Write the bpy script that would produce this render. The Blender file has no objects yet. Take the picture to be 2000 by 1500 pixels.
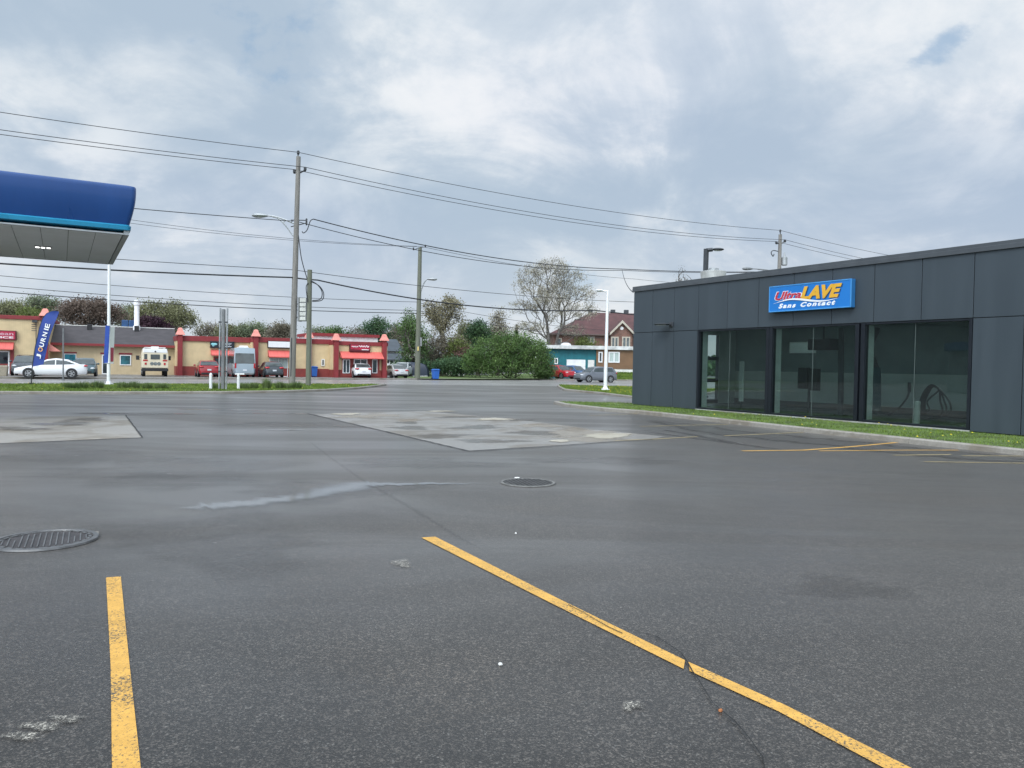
import bpy, bmesh, math, random
import numpy as np
from mathutils import Vector, Matrix

R = math.radians
scene = bpy.context.scene
COL = scene.collection

# ------------------------------------------------------------------ camera
CAM_H, F_PX = 1.6, 1502.0
PITCH, ROLL = math.atan(35 / F_PX), R(1.0)
cam_d = bpy.data.cameras.new("camera")
cam = bpy.data.objects.new("camera", cam_d)
COL.objects.link(cam)
cam_d.sensor_fit = 'HORIZONTAL'
cam_d.sensor_width = 36.0
cam_d.lens = F_PX / 2000 * 36.0
cam_d.clip_start, cam_d.clip_end = 0.05, 3000
CAM_R = Matrix.Rotation(R(90) - PITCH, 3, 'X') @ Matrix.Rotation(ROLL, 3, 'Z')
cam.matrix_world = Matrix.Translation((0, 0, CAM_H)) @ CAM_R.to_4x4()
scene.camera = cam

# ------------------------------------------------------------------ world
SUN_EL, SUN_AZ = 44.0, 200.0       # azimuth the light comes from, degrees from +Y clockwise
world = bpy.data.worlds.new("World")
scene.world = world
world.use_nodes = True
wn, wl = world.node_tree.nodes, world.node_tree.links
wn.clear()
def wnode(t, **kw):
    n = wn.new(t)
    for k, v in kw.items():
        if k in n.inputs: n.inputs[k].default_value = v
        else: setattr(n, k, v)
    return n
def wmath(op, a, b=None, clamp=False):
    n = wn.new('ShaderNodeMath'); n.operation = op; n.use_clamp = clamp
    for i, s in enumerate((a, b)):
        if s is None: continue
        if isinstance(s, (int, float)): n.inputs[i].default_value = s
        else: wl.new(s, n.inputs[i])
    return n.outputs[0]
def wmix(fac, a, b, blend='MIX'):
    n = wn.new('ShaderNodeMix'); n.data_type = 'RGBA'; n.blend_type = blend
    for sock, s in ((n.inputs[0], fac), (n.inputs[6], a), (n.inputs[7], b)):
        if isinstance(s, (int, float)): sock.default_value = s
        elif isinstance(s, tuple): sock.default_value = (*s, 1)
        else: wl.new(s, sock)
    return n.outputs[2]
tc = wn.new('ShaderNodeTexCoord')
sep = wn.new('ShaderNodeSeparateXYZ'); wl.new(tc.outputs['Generated'], sep.inputs[0])
zc = wmath('MAXIMUM', sep.outputs[2], 0.0)
den = wmath('ADD', zc, 0.42)
cmb = wn.new('ShaderNodeCombineXYZ')
wl.new(wmath('DIVIDE', sep.outputs[0], den), cmb.inputs[0])
wl.new(wmath('DIVIDE', sep.outputs[1], den), cmb.inputs[1])
def wnoise(scale, detail, rough, dist, off):
    mp = wn.new('ShaderNodeMapping'); mp.inputs['Location'].default_value = off
    wl.new(cmb.outputs[0], mp.inputs[0])
    n = wnode('ShaderNodeTexNoise', Scale=scale, Detail=detail, Roughness=rough, Distortion=dist)
    wl.new(mp.outputs[0], n.inputs['Vector'])
    return n.outputs[0]
def wramp(x, a, b):
    n = wn.new('ShaderNodeMapRange'); n.interpolation_type = 'SMOOTHSTEP'
    n.inputs[1].default_value, n.inputs[2].default_value = a, b
    wl.new(x, n.inputs[0]); return n.outputs[0]
S = 10.0                                    # background strength is 0.1: colours here are ten times the radiance
T3 = lambda *c: tuple(S * x for x in c)
wa = wnoise(1.05, 3, 0.5, 0.4, (5.6, 1.9, 0))           # broad light and dark banks
wb = wnoise(2.3, 12, 0.58, 0.55, (7.3, 2.2, 1.0))       # billows
wc = wnoise(5.2, 12, 0.60, 0.30, (1.3, 9.2, 4.0))       # torn edges
fld = wmath('ADD', wmath('ADD', wmath('MULTIPLY', wa, 0.42), wmath('MULTIPLY', wb, 0.40)), wmath('MULTIPLY', wc, 0.18))
c1 = wmix(wramp(fld, 0.41, 0.585), T3(0.45, 0.555, 0.675), T3(0.70, 0.775, 0.845))
hi = wmath('MULTIPLY', wramp(wmath('ADD', wmath('MULTIPLY', wb, 0.6), wmath('MULTIPLY', wc, 0.4)), 0.485, 0.63), wramp(wa, 0.32, 0.52))
c2 = wmix(wmath('MULTIPLY', hi, 0.70), c1, T3(0.95, 0.96, 0.965))
lav = wnoise(0.8, 4, 0.5, 0.3, (2.0, 4.0, 7.0))
c2 = wmix(wmath('MULTIPLY', wramp(lav, 0.42, 0.62), 0.45), c2, wmix(1.0, c2, (0.985, 0.965, 1.02), 'MULTIPLY'))
sky = wn.new('ShaderNodeTexSky'); sky.sky_type = 'NISHITA'; sky.sun_disc = False
sky.sun_elevation = R(SUN_EL); sky.sun_rotation = R(SUN_AZ); sky.air_density = 1.0; sky.dust_density = 1.5
skyc = wmix(0.65, sky.outputs[0], T3(0.30, 0.50, 0.74))
gap = wmath('MULTIPLY', wramp(wmath('ADD', wmath('MULTIPLY', wnoise(2.1, 8, 0.6, 0.4, (4.9, 6.1, 8.0)), 0.7), wmath('MULTIPLY', wc, 0.3)), 0.58, 0.66), 0.65)
gd = CAM_R @ Vector(((1838 - 1000) / F_PX, (750 - 82) / F_PX, -1)); gd.normalize()     # the one clear hole in the cloud
def gdot(v):
    q = wn.new('ShaderNodeVectorMath'); q.operation = 'DOT_PRODUCT'; wl.new(tc.outputs['Generated'], q.inputs[0]); q.inputs[1].default_value = v
    return wmath('SUBTRACT', q.outputs['Value'], gd.dot(v))
ga = CAM_R @ Vector((0.86, 0.51, 0)); gb = CAM_R @ Vector((-0.51, 0.86, 0))
gr = wmath('SQRT', wmath('ADD', wmath('POWER', wmath('MULTIPLY', gdot(ga), 46.0), 2.0), wmath('POWER', wmath('MULTIPLY', gdot(gb), 125.0), 2.0)))
hole = wramp(wmath('ADD', gr, wmath('MULTIPLY', wmath('SUBTRACT', wc, 0.5), 13.0)), 1.5, -0.6)
c3 = wmix(wmath('MAXIMUM', gap, wmath('MULTIPLY', hole, 0.6)), c2, skyc)
hz = wramp(zc, 0.20, 0.0)
c4 = wmix(wmath('MULTIPLY', hz, 0.60), c3, T3(0.68, 0.735, 0.785))
# an overcast sky is brighter overhead and round the veiled sun
sdir = (math.sin(R(SUN_AZ)) * math.cos(R(SUN_EL)), math.cos(R(SUN_AZ)) * math.cos(R(SUN_EL)), math.sin(R(SUN_EL)))
dt = wn.new('ShaderNodeVectorMath'); dt.operation = 'DOT_PRODUCT'; wl.new(tc.outputs['Generated'], dt.inputs[0]); dt.inputs[1].default_value = sdir
lift = wmath('ADD', wmath('ADD', 1.0, wmath('MULTIPLY', wramp(zc, 0.55, 0.95), 0.7)), wmath('MULTIPLY', wramp(dt.outputs['Value'], 0.40, 0.95), 2.4))
vm = wn.new('ShaderNodeVectorMath'); vm.operation = 'SCALE'
wl.new(c4, vm.inputs[0]); wl.new(lift, vm.inputs['Scale'])
bg = wnode('ShaderNodeBackground', Strength=0.1)
wl.new(vm.outputs[0], bg.inputs[0])
wo = wn.new('ShaderNodeOutputWorld'); wl.new(bg.outputs[0], wo.inputs[0])

# ------------------------------------------------------------------ sun, exposure
sun_d = bpy.data.lights.new("sun", 'SUN')
sun_d.energy, sun_d.angle, sun_d.color = 1.5, R(20), (1.0, 0.965, 0.91)
sun = bpy.data.objects.new("sun", sun_d); COL.objects.link(sun)
_d = Vector((math.sin(R(SUN_AZ)) * math.cos(R(SUN_EL)), math.cos(R(SUN_AZ)) * math.cos(R(SUN_EL)), math.sin(R(SUN_EL))))
sun.rotation_euler = _d.to_track_quat('Z', 'Y').to_euler()
sun.location = (0, 0, 60)
vs = scene.view_settings
vs.view_transform, vs.look, vs.exposure, vs.gamma = 'Standard', 'None', 0.0, 1.0
scene.cycles.max_bounces = 8
scene.cycles.transparent_max_bounces = 16

# ------------------------------------------------------------------ measuring helpers
def ray(px, py):
    return CAM_R @ Vector(((px - 1000) / F_PX, (750 - py) / F_PX, -1))
def P(px, py, z=0.0):                     # where the photo's pixel meets the level z
    d = ray(px, py); t = (z - CAM_H) / d.z
    return Vector((d.x * t, d.y * t, z))
def D(px, py, y):                         # the photo's pixel at distance y
    d = ray(px, py); t = y / d.y
    return Vector((d.x * t, y, CAM_H + d.z * t))
class Face:                               # a vertical plane: measure (along, height) on it
    def __init__(s, o, ang):
        s.o, s.a = Vector((o[0], o[1], 0)), ang
        s.u = Vector((math.cos(ang), math.sin(ang), 0)); s.n = Vector((-s.u.y, s.u.x, 0))
    def sz(s, px, py, off=0.0):           # off: distance in front of the plane
        d = ray(px, py); o = s.o - s.n * off
        t = (o - Vector((0, 0, CAM_H))).dot(s.n) / d.dot(s.n)
        p = Vector((0, 0, CAM_H)) + d * t
        return ((p - o).dot(s.u), p.z)

# ------------------------------------------------------------------ materials
_m = {}
def _base(name):
    m = bpy.data.materials.new(name); m.use_nodes = True
    nt = m.node_tree; b = nt.nodes['Principled BSDF']
    return m, nt, b
def _noise(nt, coord, scale, detail=4, rough=.55, dist=0):
    n = nt.nodes.new('ShaderNodeTexNoise')
    n.inputs['Scale'].default_value = scale; n.inputs['Detail'].default_value = detail
    n.inputs['Roughness'].default_value = rough; n.inputs['Distortion'].default_value = dist
    if coord is not None: nt.links.new(coord, n.inputs['Vector'])
    return n.outputs[0]
def _range(nt, x, a, b, lo, hi):
    n = nt.nodes.new('ShaderNodeMapRange'); n.interpolation_type = 'SMOOTHSTEP'
    for i, v in enumerate((a, b, lo, hi)): n.inputs[i + 1].default_value = v
    nt.links.new(x, n.inputs[0]); return n.outputs[0]
def _mixc(nt, fac, a, b, blend='MIX'):
    n = nt.nodes.new('ShaderNodeMix'); n.data_type = 'RGBA'; n.blend_type = blend
    for sock, s in ((n.inputs[0], fac), (n.inputs[6], a), (n.inputs[7], b)):
        if isinstance(s, (int, float)): sock.default_value = s
        elif isinstance(s, tuple): sock.default_value = (*s, 1)
        else: nt.links.new(s, sock)
    return n.outputs[2]
def _scalec(nt, c, k):
    n = nt.nodes.new('ShaderNodeVectorMath'); n.operation = 'SCALE'
    if isinstance(c, tuple): n.inputs[0].default_value = c
    else: nt.links.new(c, n.inputs[0])
    nt.links.new(k, n.inputs['Scale']); return n.outputs[0]
def _bump(nt, b, h, strength, dist=0.01):
    n = nt.nodes.new('ShaderNodeBump'); n.inputs['Strength'].default_value = strength; n.inputs['Distance'].default_value = dist
    nt.links.new(h, n.inputs['Height']); nt.links.new(n.outputs[0], b.inputs['Normal'])
def _pos(nt):
    return nt.nodes.new('ShaderNodeNewGeometry').outputs['Position']
def mat(name, col, rough=.6, metal=0.0, var=.12, scale=3.0, bump=0.0, spec=.5, coat=0.0, stretch=None, emit=0.0):
    if name in _m: return _m[name]
    m, nt, b = _base(name)
    co = nt.nodes.new('ShaderNodeTexCoord').outputs['Object']
    if stretch:
        mp = nt.nodes.new('ShaderNodeMapping'); mp.inputs['Scale'].default_value = stretch
        nt.links.new(co, mp.inputs[0]); co = mp.outputs[0]
    n1 = _noise(nt, co, scale, 6, .6)
    k = _range(nt, n1, .3, .7, 1 - var, 1 + var)
    nt.links.new(_scalec(nt, tuple(col), k), b.inputs['Base Color'])
    nt.links.new(_range(nt, n1, .3, .7, max(0, rough - .06), min(1, rough + .06)), b.inputs['Roughness'])
    b.inputs['Metallic'].default_value = metal
    b.inputs['Specular IOR Level'].default_value = spec
    b.inputs['Coat Weight'].default_value = coat
    b.inputs['Coat Roughness'].default_value = .08
    if bump: _bump(nt, b, _noise(nt, co, scale * 8, 5), bump)
    if emit:
        b.inputs['Emission Color'].default_value = (*col, 1); b.inputs['Emission Strength'].default_value = emit
    _m[name] = m
    return m
def leaf_mat(name, col, col2=None, trans=.35):
    if name in _m: return _m[name]
    m, nt, b = _base(name)
    g = nt.nodes.new('ShaderNodeNewGeometry')
    n1 = _noise(nt, g.outputs['Position'], .55, 3)
    c2 = col2 or tuple(c * 1.5 for c in col)
    a = _mixc(nt, _range(nt, n1, .38, .62, 0, 1), tuple(col), tuple(c2))
    c = _scalec(nt, a, _range(nt, g.outputs['Random Per Island'], 0, 1, .6, 1.4))
    nt.links.new(c, b.inputs['Base Color']); b.inputs['Roughness'].default_value = .6
    b.inputs['Specular IOR Level'].default_value = .25
    t = nt.nodes.new('ShaderNodeBsdfTranslucent'); nt.links.new(c, t.inputs[0])
    mx = nt.nodes.new('ShaderNodeMixShader'); mx.inputs[0].default_value = trans
    nt.links.new(b.outputs[0], mx.inputs[1]); nt.links.new(t.outputs[0], mx.inputs[2])
    nt.links.new(mx.outputs[0], nt.nodes['Material Output'].inputs[0])
    _m[name] = m
    return m
def glass_mat(name, tint, spec_ior=1.5, film=(0.02, 0.03, 0.03), filmw=0.0):
    if name in _m: return _m[name]
    m, nt, b = _base(name)
    tr = nt.nodes.new('ShaderNodeBsdfTransparent'); tr.inputs[0].default_value = (*tint, 1)
    gl = nt.nodes.new('ShaderNodeBsdfGlossy'); gl.inputs['Roughness'].default_value = .015
    n1 = _noise(nt, _pos(nt), .9, 2)
    bp = nt.nodes.new('ShaderNodeBump'); bp.inputs['Strength'].default_value = .05; bp.inputs['Distance'].default_value = .02
    nt.links.new(n1, bp.inputs['Height']); nt.links.new(bp.outputs[0], gl.inputs['Normal'])
    ge = nt.nodes.new('ShaderNodeNewGeometry')           # Schlick on the unsigned angle: both faces of a thin pane
    dp = nt.nodes.new('ShaderNodeVectorMath'); dp.operation = 'DOT_PRODUCT'; nt.links.new(ge.outputs['Normal'], dp.inputs[0]); nt.links.new(ge.outputs['Incoming'], dp.inputs[1])
    def mth(op, a, b=None):
        n = nt.nodes.new('ShaderNodeMath'); n.operation = op
        for i, q in enumerate((a, b)):
            if q is None: continue
            if isinstance(q, (int, float)): n.inputs[i].default_value = q
            else: nt.links.new(q, n.inputs[i])
        return n.outputs[0]
    f0 = ((spec_ior - 1) / (spec_ior + 1)) ** 2
    fr_ = mth('ADD', f0, mth('MULTIPLY', 1 - f0, mth('POWER', mth('SUBTRACT', 1.0, mth('ABSOLUTE', dp.outputs['Value'])), 5.0)))
    df = nt.nodes.new('ShaderNodeBsdfDiffuse'); df.inputs[0].default_value = (*film, 1)
    m0 = nt.nodes.new('ShaderNodeMixShader'); m0.inputs[0].default_value = filmw
    nt.links.new(tr.outputs[0], m0.inputs[1]); nt.links.new(df.outputs[0], m0.inputs[2])
    mx = nt.nodes.new('ShaderNodeMixShader'); nt.links.new(fr_, mx.inputs[0])
    nt.links.new(m0.outputs[0], mx.inputs[1]); nt.links.new(gl.outputs[0], mx.inputs[2])
    nt.links.new(mx.outputs[0], nt.nodes['Material Output'].inputs[0])
    _m[name] = m
    return m
def asphalt_mat(name, col, speck=1.0, wet=0.0, tint=(1.12, 1.0, .86), coat=.55, sheen=.16):
    if name in _m: return _m[name]
    m, nt, b = _base(name)
    p = _pos(nt)
    vor = nt.nodes.new('ShaderNodeTexVoronoi'); vor.inputs['Scale'].default_value = 130; nt.links.new(p, vor.inputs['Vector'])
    sp = nt.nodes.new('ShaderNodeSeparateColor'); nt.links.new(vor.outputs['Color'], sp.inputs[0])
    stone = _range(nt, sp.outputs[0], .45, 1.0, .55, 1.0 + 3.2 * speck)
    rare = _range(nt, sp.outputs[1], .965, .99, 0, .16 * speck)
    lg = _noise(nt, p, .16, 5, .6, .5); md = _noise(nt, p, .9, 5, .6); fn = _noise(nt, p, 22, 4, .7)
    k1 = _range(nt, lg, .32, .68, .74, 1.28); k2 = _range(nt, md, .3, .7, .82, 1.18); k3 = _range(nt, fn, .3, .7, .82, 1.2)
    def mul(a, c):
        n = nt.nodes.new('ShaderNodeMath'); n.operation = 'MULTIPLY'; nt.links.new(a, n.inputs[0]); nt.links.new(c, n.inputs[1]); return n.outputs[0]
    vo2 = nt.nodes.new('ShaderNodeTexVoronoi'); vo2.inputs['Scale'].default_value = 48; nt.links.new(p, vo2.inputs['Vector'])
    s2 = nt.nodes.new('ShaderNodeSeparateColor'); nt.links.new(vo2.outputs['Color'], s2.inputs[0])
    k = mul(mul(mul(mul(k1, k2), k3), stone), _range(nt, s2.outputs[0], .2, 1.0, .80, 1.0 + .55 * speck))
    c = _scalec(nt, tuple(col), k)
    c = _mixc(nt, _range(nt, _noise(nt, p, .3, 4, .6, 1.0), .5, .66, 0, .55), c, _mixc(nt, 1.0, c, tint, 'MULTIPLY'))
    c = _mixc(nt, rare, c, (.5, .48, .44))
    nt.links.new(c, b.inputs['Base Color'])
    mp = nt.nodes.new('ShaderNodeMapping'); mp.inputs['Scale'].default_value = (.10, .34, 1); mp.inputs['Rotation'].default_value = (0, 0, .12)
    nt.links.new(p, mp.inputs[0])
    wv = _noise(nt, mp.outputs[0], 1.0, 5, .55, 1.2)
    rr = _range(nt, wv, .34, .68, .66 - wet, .34 - wet)
    nt.links.new(rr, b.inputs['Roughness'])
    b.inputs['Specular IOR Level'].default_value = .25
    nt.links.new(_range(nt, wv, .33, .66, coat * .62, coat), b.inputs['Coat Weight']); b.inputs['Coat Roughness'].default_value = .30
    b.inputs['Sheen Weight'].default_value = sheen; b.inputs['Sheen Roughness'].default_value = .45; b.inputs['Sheen Tint'].default_value = (.95, .90, .84, 1)
    b.inputs['Coat IOR'].default_value = 1.22
    h = nt.nodes.new('ShaderNodeMath'); h.operation = 'ADD'; nt.links.new(vor.outputs['Distance'], h.inputs[0]); nt.links.new(fn, h.inputs[1])
    _bump(nt, b, h.outputs[0], .30, .006)
    _m[name] = m
    return m
def concrete_mat(name, col, wet=.25):
    if name in _m: return _m[name]
    m, nt, b = _base(name)
    p = _pos(nt)
    n1 = _noise(nt, p, .55, 6, .62, .8); n2 = _noise(nt, p, 14, 5, .7); n3 = _noise(nt, p, 1.7, 5, .6, .5)
    c = _scalec(nt, tuple(col), _range(nt, n2, .3, .7, .84, 1.14))
    c = _mixc(nt, _range(nt, n1, .46, .62, 0, .7), c, tuple(x * y for x, y in zip(col, (.62, .56, .48))))
    c = _mixc(nt, _range(nt, n3, .57, .70, 0, .6), c, tuple(min(1, x * 1.3) for x in col))
    nt.links.new(c, b.inputs['Base Color'])
    nt.links.new(_range(nt, n1, .4, .65, .55 - wet, .55), b.inputs['Roughness'])
    _bump(nt, b, n2, .15, .004)
    _m[name] = m
    return m
def paint_mat(name, col, wear):
    if name in _m: return _m[name]
    m, nt, b = _base(name)
    p = _pos(nt)
    n1 = _noise(nt, p, 75, 5, .75); n2 = _noise(nt, p, 2.3, 4, .6); n3 = _noise(nt, p, 9, 4, .6)
    s = nt.nodes.new('ShaderNodeMath'); s.operation = 'MULTIPLY_ADD'; nt.links.new(n2, s.inputs[0]); s.inputs[1].default_value = .35; nt.links.new(n1, s.inputs[2])
    s2 = nt.nodes.new('ShaderNodeMath'); s2.operation = 'MULTIPLY_ADD'; nt.links.new(n3, s2.inputs[0]); s2.inputs[1].default_value = .12; nt.links.new(s.outputs[0], s2.inputs[2])
    c = _mixc(nt, _range(nt, s2.outputs[0], .72 + wear, .86 + wear, 0, 1), tuple(col), (.055, .055, .05))
    c = _scalec(nt, c, _range(nt, n3, .3, .7, .86, 1.1))
    nt.links.new(c, b.inputs['Base Color']); b.inputs['Roughness'].default_value = .6
    _bump(nt, b, n1, .25, .003)
    _m[name] = m
    return m
def brick_mat(name, c1, c2, mortar, sc=1.0):
    if name in _m: return _m[name]
    m, nt, b = _base(name)
    co = nt.nodes.new('ShaderNodeTexCoord').outputs['Object']
    s = nt.nodes.new('ShaderNodeSeparateXYZ'); nt.links.new(co, s.inputs[0])
    a = nt.nodes.new('ShaderNodeMath'); a.operation = 'ADD'; nt.links.new(s.outputs[0], a.inputs[0]); nt.links.new(s.outputs[1], a.inputs[1])
    cb = nt.nodes.new('ShaderNodeCombineXYZ'); nt.links.new(a.outputs[0], cb.inputs[0]); nt.links.new(s.outputs[2], cb.inputs[1])
    br = nt.nodes.new('ShaderNodeTexBrick'); nt.links.new(cb.outputs[0], br.inputs['Vector'])
    br.inputs['Color1'].default_value = (*c1, 1); br.inputs['Color2'].default_value = (*c2, 1); br.inputs['Mortar'].default_value = (*mortar, 1)
    br.inputs['Scale'].default_value = sc; br.inputs['Brick Width'].default_value = .42; br.inputs['Row Height'].default_value = .15; br.inputs['Mortar Size'].default_value = .014
    n = _noise(nt, co, 1.1, 5)
    nt.links.new(_scalec(nt, br.outputs[0], _range(nt, n, .3, .7, .78, 1.2)), b.inputs['Base Color'])
    b.inputs['Roughness'].default_value = .85
    _m[name] = m
    return m
def stripe_mat(name, col, period, axis=0, depth=.25, var=.08, rough=.6):
    """siding, metal roofing: narrow grooves every «period» along one local axis"""
    if name in _m: return _m[name]
    m, nt, b = _base(name)
    co = nt.nodes.new('ShaderNodeTexCoord').outputs['Object']
    s = nt.nodes.new('ShaderNodeSeparateXYZ'); nt.links.new(co, s.inputs[0])
    d = nt.nodes.new('ShaderNodeMath'); d.operation = 'DIVIDE'; nt.links.new(s.outputs[axis], d.inputs[0]); d.inputs[1].default_value = period
    f = nt.nodes.new('ShaderNodeMath'); f.operation = 'FRACT'; nt.links.new(d.outputs[0], f.inputs[0])
    g = _range(nt, f.outputs[0], 0, .12, 1 - depth, 1)
    k = _range(nt, _noise(nt, co, 1.3, 5), .3, .7, 1 - var, 1 + var)
    mm = nt.nodes.new('ShaderNodeMath'); mm.operation = 'MULTIPLY'; nt.links.new(g, mm.inputs[0]); nt.links.new(k, mm.inputs[1])
    nt.links.new(_scalec(nt, tuple(col), mm.outputs[0]), b.inputs['Base Color']); b.inputs['Roughness'].default_value = rough
    _bump(nt, b, g, .5, .02)
    _m[name] = m
    return m

# ------------------------------------------------------------------ mesh helpers
def soften(m, lo=.15, hi=.6, grain=.55, scale=9.0, most=1.0):
    """the material fades out towards the edge of its patch (mask attribute), raggedly"""
    nt = m.node_tree; b = nt.nodes['Principled BSDF']
    at = nt.nodes.new('ShaderNodeAttribute'); at.attribute_name = 'mask'
    n1 = _noise(nt, _pos(nt), scale, 6, .7)
    q = nt.nodes.new('ShaderNodeMath'); q.operation = 'MULTIPLY_ADD'; nt.links.new(n1, q.inputs[0]); q.inputs[1].default_value = grain; nt.links.new(at.outputs['Fac'], q.inputs[2])
    q2 = nt.nodes.new('ShaderNodeMath'); q2.operation = 'SUBTRACT'; nt.links.new(q.outputs[0], q2.inputs[0]); q2.inputs[1].default_value = grain * .5
    tr = nt.nodes.new('ShaderNodeBsdfTransparent'); mx = nt.nodes.new('ShaderNodeMixShader')
    nt.links.new(_range(nt, q2.outputs[0], lo, hi, 0, most), mx.inputs[0]); nt.links.new(tr.outputs[0], mx.inputs[1]); nt.links.new(b.outputs[0], mx.inputs[2])
    nt.links.new(mx.outputs[0], nt.nodes['Material Output'].inputs[0])
    return m
def mask_sheet(name, rows, z, m):
    """rows: rings or strips of (point, mask) with equal counts"""
    n = len(rows[0]); v = [(p[0], p[1], z) for r in rows for p, _ in r]; f = []
    for k in range(len(rows) - 1):
        f += [(k * n + i, k * n + i + 1, (k + 1) * n + i + 1, (k + 1) * n + i) for i in range(n - 1)]
    mb = MB(); mb.add(v, f); o = mb.build(name, m)
    a = o.data.attributes.new('mask', 'FLOAT', 'POINT'); a.data.foreach_set('value', [w for r in rows for _, w in r])
    return tag(o, kind='structure')
class MB:
    def __init__(s): s.v, s.f, s.m = [], [], []
    def add(s, vs, fs, mi=0):
        o = len(s.v); s.v += [tuple(v) for v in vs]
        for f in fs: s.f.append(tuple(i + o for i in f)); s.m.append(mi)
        return s
    def box(s, x0, x1, y0, y1, z0, z1, mi=0):
        v = [(x, y, z) for z in (z0, z1) for x, y in ((x0, y0), (x1, y0), (x1, y1), (x0, y1))]
        return s.add(v, [(0, 3, 2, 1), (4, 5, 6, 7), (0, 1, 5, 4), (1, 2, 6, 5), (2, 3, 7, 6), (3, 0, 4, 7)], mi)
    def poly(s, pts, mi=0): return s.add(pts, [tuple(range(len(pts)))], mi)
    def prism(s, a, b, mi=0):                     # two matching rings
        n = len(a)
        return s.add(list(a) + list(b), [tuple(reversed(range(n))), tuple(range(n, 2 * n))] + [(i, (i + 1) % n, n + (i + 1) % n, n + i) for i in range(n)], mi)
    def ext(s, pts, vec, mi=0):
        return s.prism(pts, [tuple(Vector(p) + Vector(vec)) for p in pts], mi)
    def loft(s, rings, mi=0, caps=True):
        n = len(rings[0]); fs = []
        for k in range(len(rings) - 1):
            fs += [(k * n + i, k * n + (i + 1) % n, (k + 1) * n + (i + 1) % n, (k + 1) * n + i) for i in range(n)]
        if caps: fs += [tuple(reversed(range(n))), tuple(range((len(rings) - 1) * n, len(rings) * n))]
        return s.add([p for r in rings for p in r], fs, mi)
    def tube(s, pts, r, n=6, mi=0, caps=True):
        pts = [Vector(p) for p in pts]; rings = []
        rs = r if isinstance(r, (list, tuple)) else [r] * len(pts)
        up = None
        for i, p in enumerate(pts):
            t = (pts[min(i + 1, len(pts) - 1)] - pts[max(i - 1, 0)]).normalized()
            if up is None:
                up = Vector((0, 0, 1)) if abs(t.z) < .9 else Vector((1, 0, 0))
            a = t.cross(up).normalized(); b2 = a.cross(t).normalized(); up = b2
            rings.append([p + (a * math.cos(2 * math.pi * k / n) + b2 * math.sin(2 * math.pi * k / n)) * rs[i] for k in range(n)])
        return s.loft(rings, mi, caps)
    def cyl(s, c, r, h, n=16, mi=0, r2=None):
        c = Vector(c)
        return s.tube([c, c + Vector((0, 0, h))], [r, r if r2 is None else r2], n, mi)
    def ell(s, c, rad, nu=12, nv=8, mi=0, squash=None):
        rings = []
        for j in range(1, nv):
            ph = math.pi * j / nv - math.pi / 2
            rings.append([(c[0] + rad[0] * math.cos(ph) * math.cos(2 * math.pi * i / nu), c[1] + rad[1] * math.cos(ph) * math.sin(2 * math.pi * i / nu), c[2] + rad[2] * math.sin(ph)) for i in range(nu)])
        return s.loft(rings, mi, True)
    def build(s, name, mats, parent=None, smooth=False, bevel=0, loc=None):
        me = bpy.data.meshes.new(name); me.from_pydata(s.v, [], s.f)
        if not isinstance(mats, (list, tuple)): mats = [mats]
        for m in mats: me.materials.append(m)
        me.polygons.foreach_set('material_index', s.m)
        bm = bmesh.new(); bm.from_mesh(me); bmesh.ops.recalc_face_normals(bm, faces=bm.faces)
        if s.v and max(v[2] for v in s.v) - min(v[2] for v in s.v) < 1e-6:
            for f in bm.faces:
                if f.normal.z < 0: f.normal_flip()
        bm.to_mesh(me); bm.free()
        if smooth:
            me.polygons.foreach_set('use_smooth', [True] * len(me.polygons))
            me.set_sharp_from_angle(angle=R(38))
        o = bpy.data.objects.new(name, me); COL.objects.link(o)
        if parent is not None: o.parent = parent
        if loc is not None: o.location = loc
        if bevel:
            b = o.modifiers.new('bevel', 'BEVEL'); b.width = bevel; b.segments = 2; b.limit_method = 'ANGLE'
        return o
def tag(o, label=None, cat=None, group=None, kind=None):
    if label: o['label'] = label
    if cat: o['category'] = cat
    if group: o['group'] = group
    if kind: o['kind'] = kind
    return o
def thing(name, label, cat, loc=(0, 0, 0), rot=0.0, group=None):
    o = bpy.data.objects.new(name, None); COL.objects.link(o)
    o.location = loc; o.rotation_euler = (0, 0, rot); o.empty_display_size = .3
    return tag(o, label, cat, group)
def copy_tree(o, parent=None):
    c = o.copy(); COL.objects.link(c)
    if parent is not None: c.parent = parent
    for ch in list(o.children): copy_tree(ch, c)
    return c
def struct(o): o['kind'] = 'structure'; return o
def np_mesh(name, verts, faces4, mats, parent=None, smooth=False):
    """big meshes of quads (or triangles) from numpy arrays"""
    me = bpy.data.meshes.new(name)
    k = faces4.shape[1]
    me.vertices.add(len(verts)); me.vertices.foreach_set('co', verts.astype(np.float32).ravel())
    me.loops.add(faces4.size); me.loops.foreach_set('vertex_index', faces4.astype(np.int32).ravel())
    me.polygons.add(len(faces4)); me.polygons.foreach_set('loop_start', np.arange(0, faces4.size, k, dtype=np.int32))
    me.update(calc_edges=True); me.validate()
    for m in (mats if isinstance(mats, (list, tuple)) else [mats]): me.materials.append(m)
    if smooth: me.polygons.foreach_set('use_smooth', [True] * len(me.polygons))
    o = bpy.data.objects.new(name, me); COL.objects.link(o)
    if parent is not None: o.parent = parent
    return o
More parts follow.
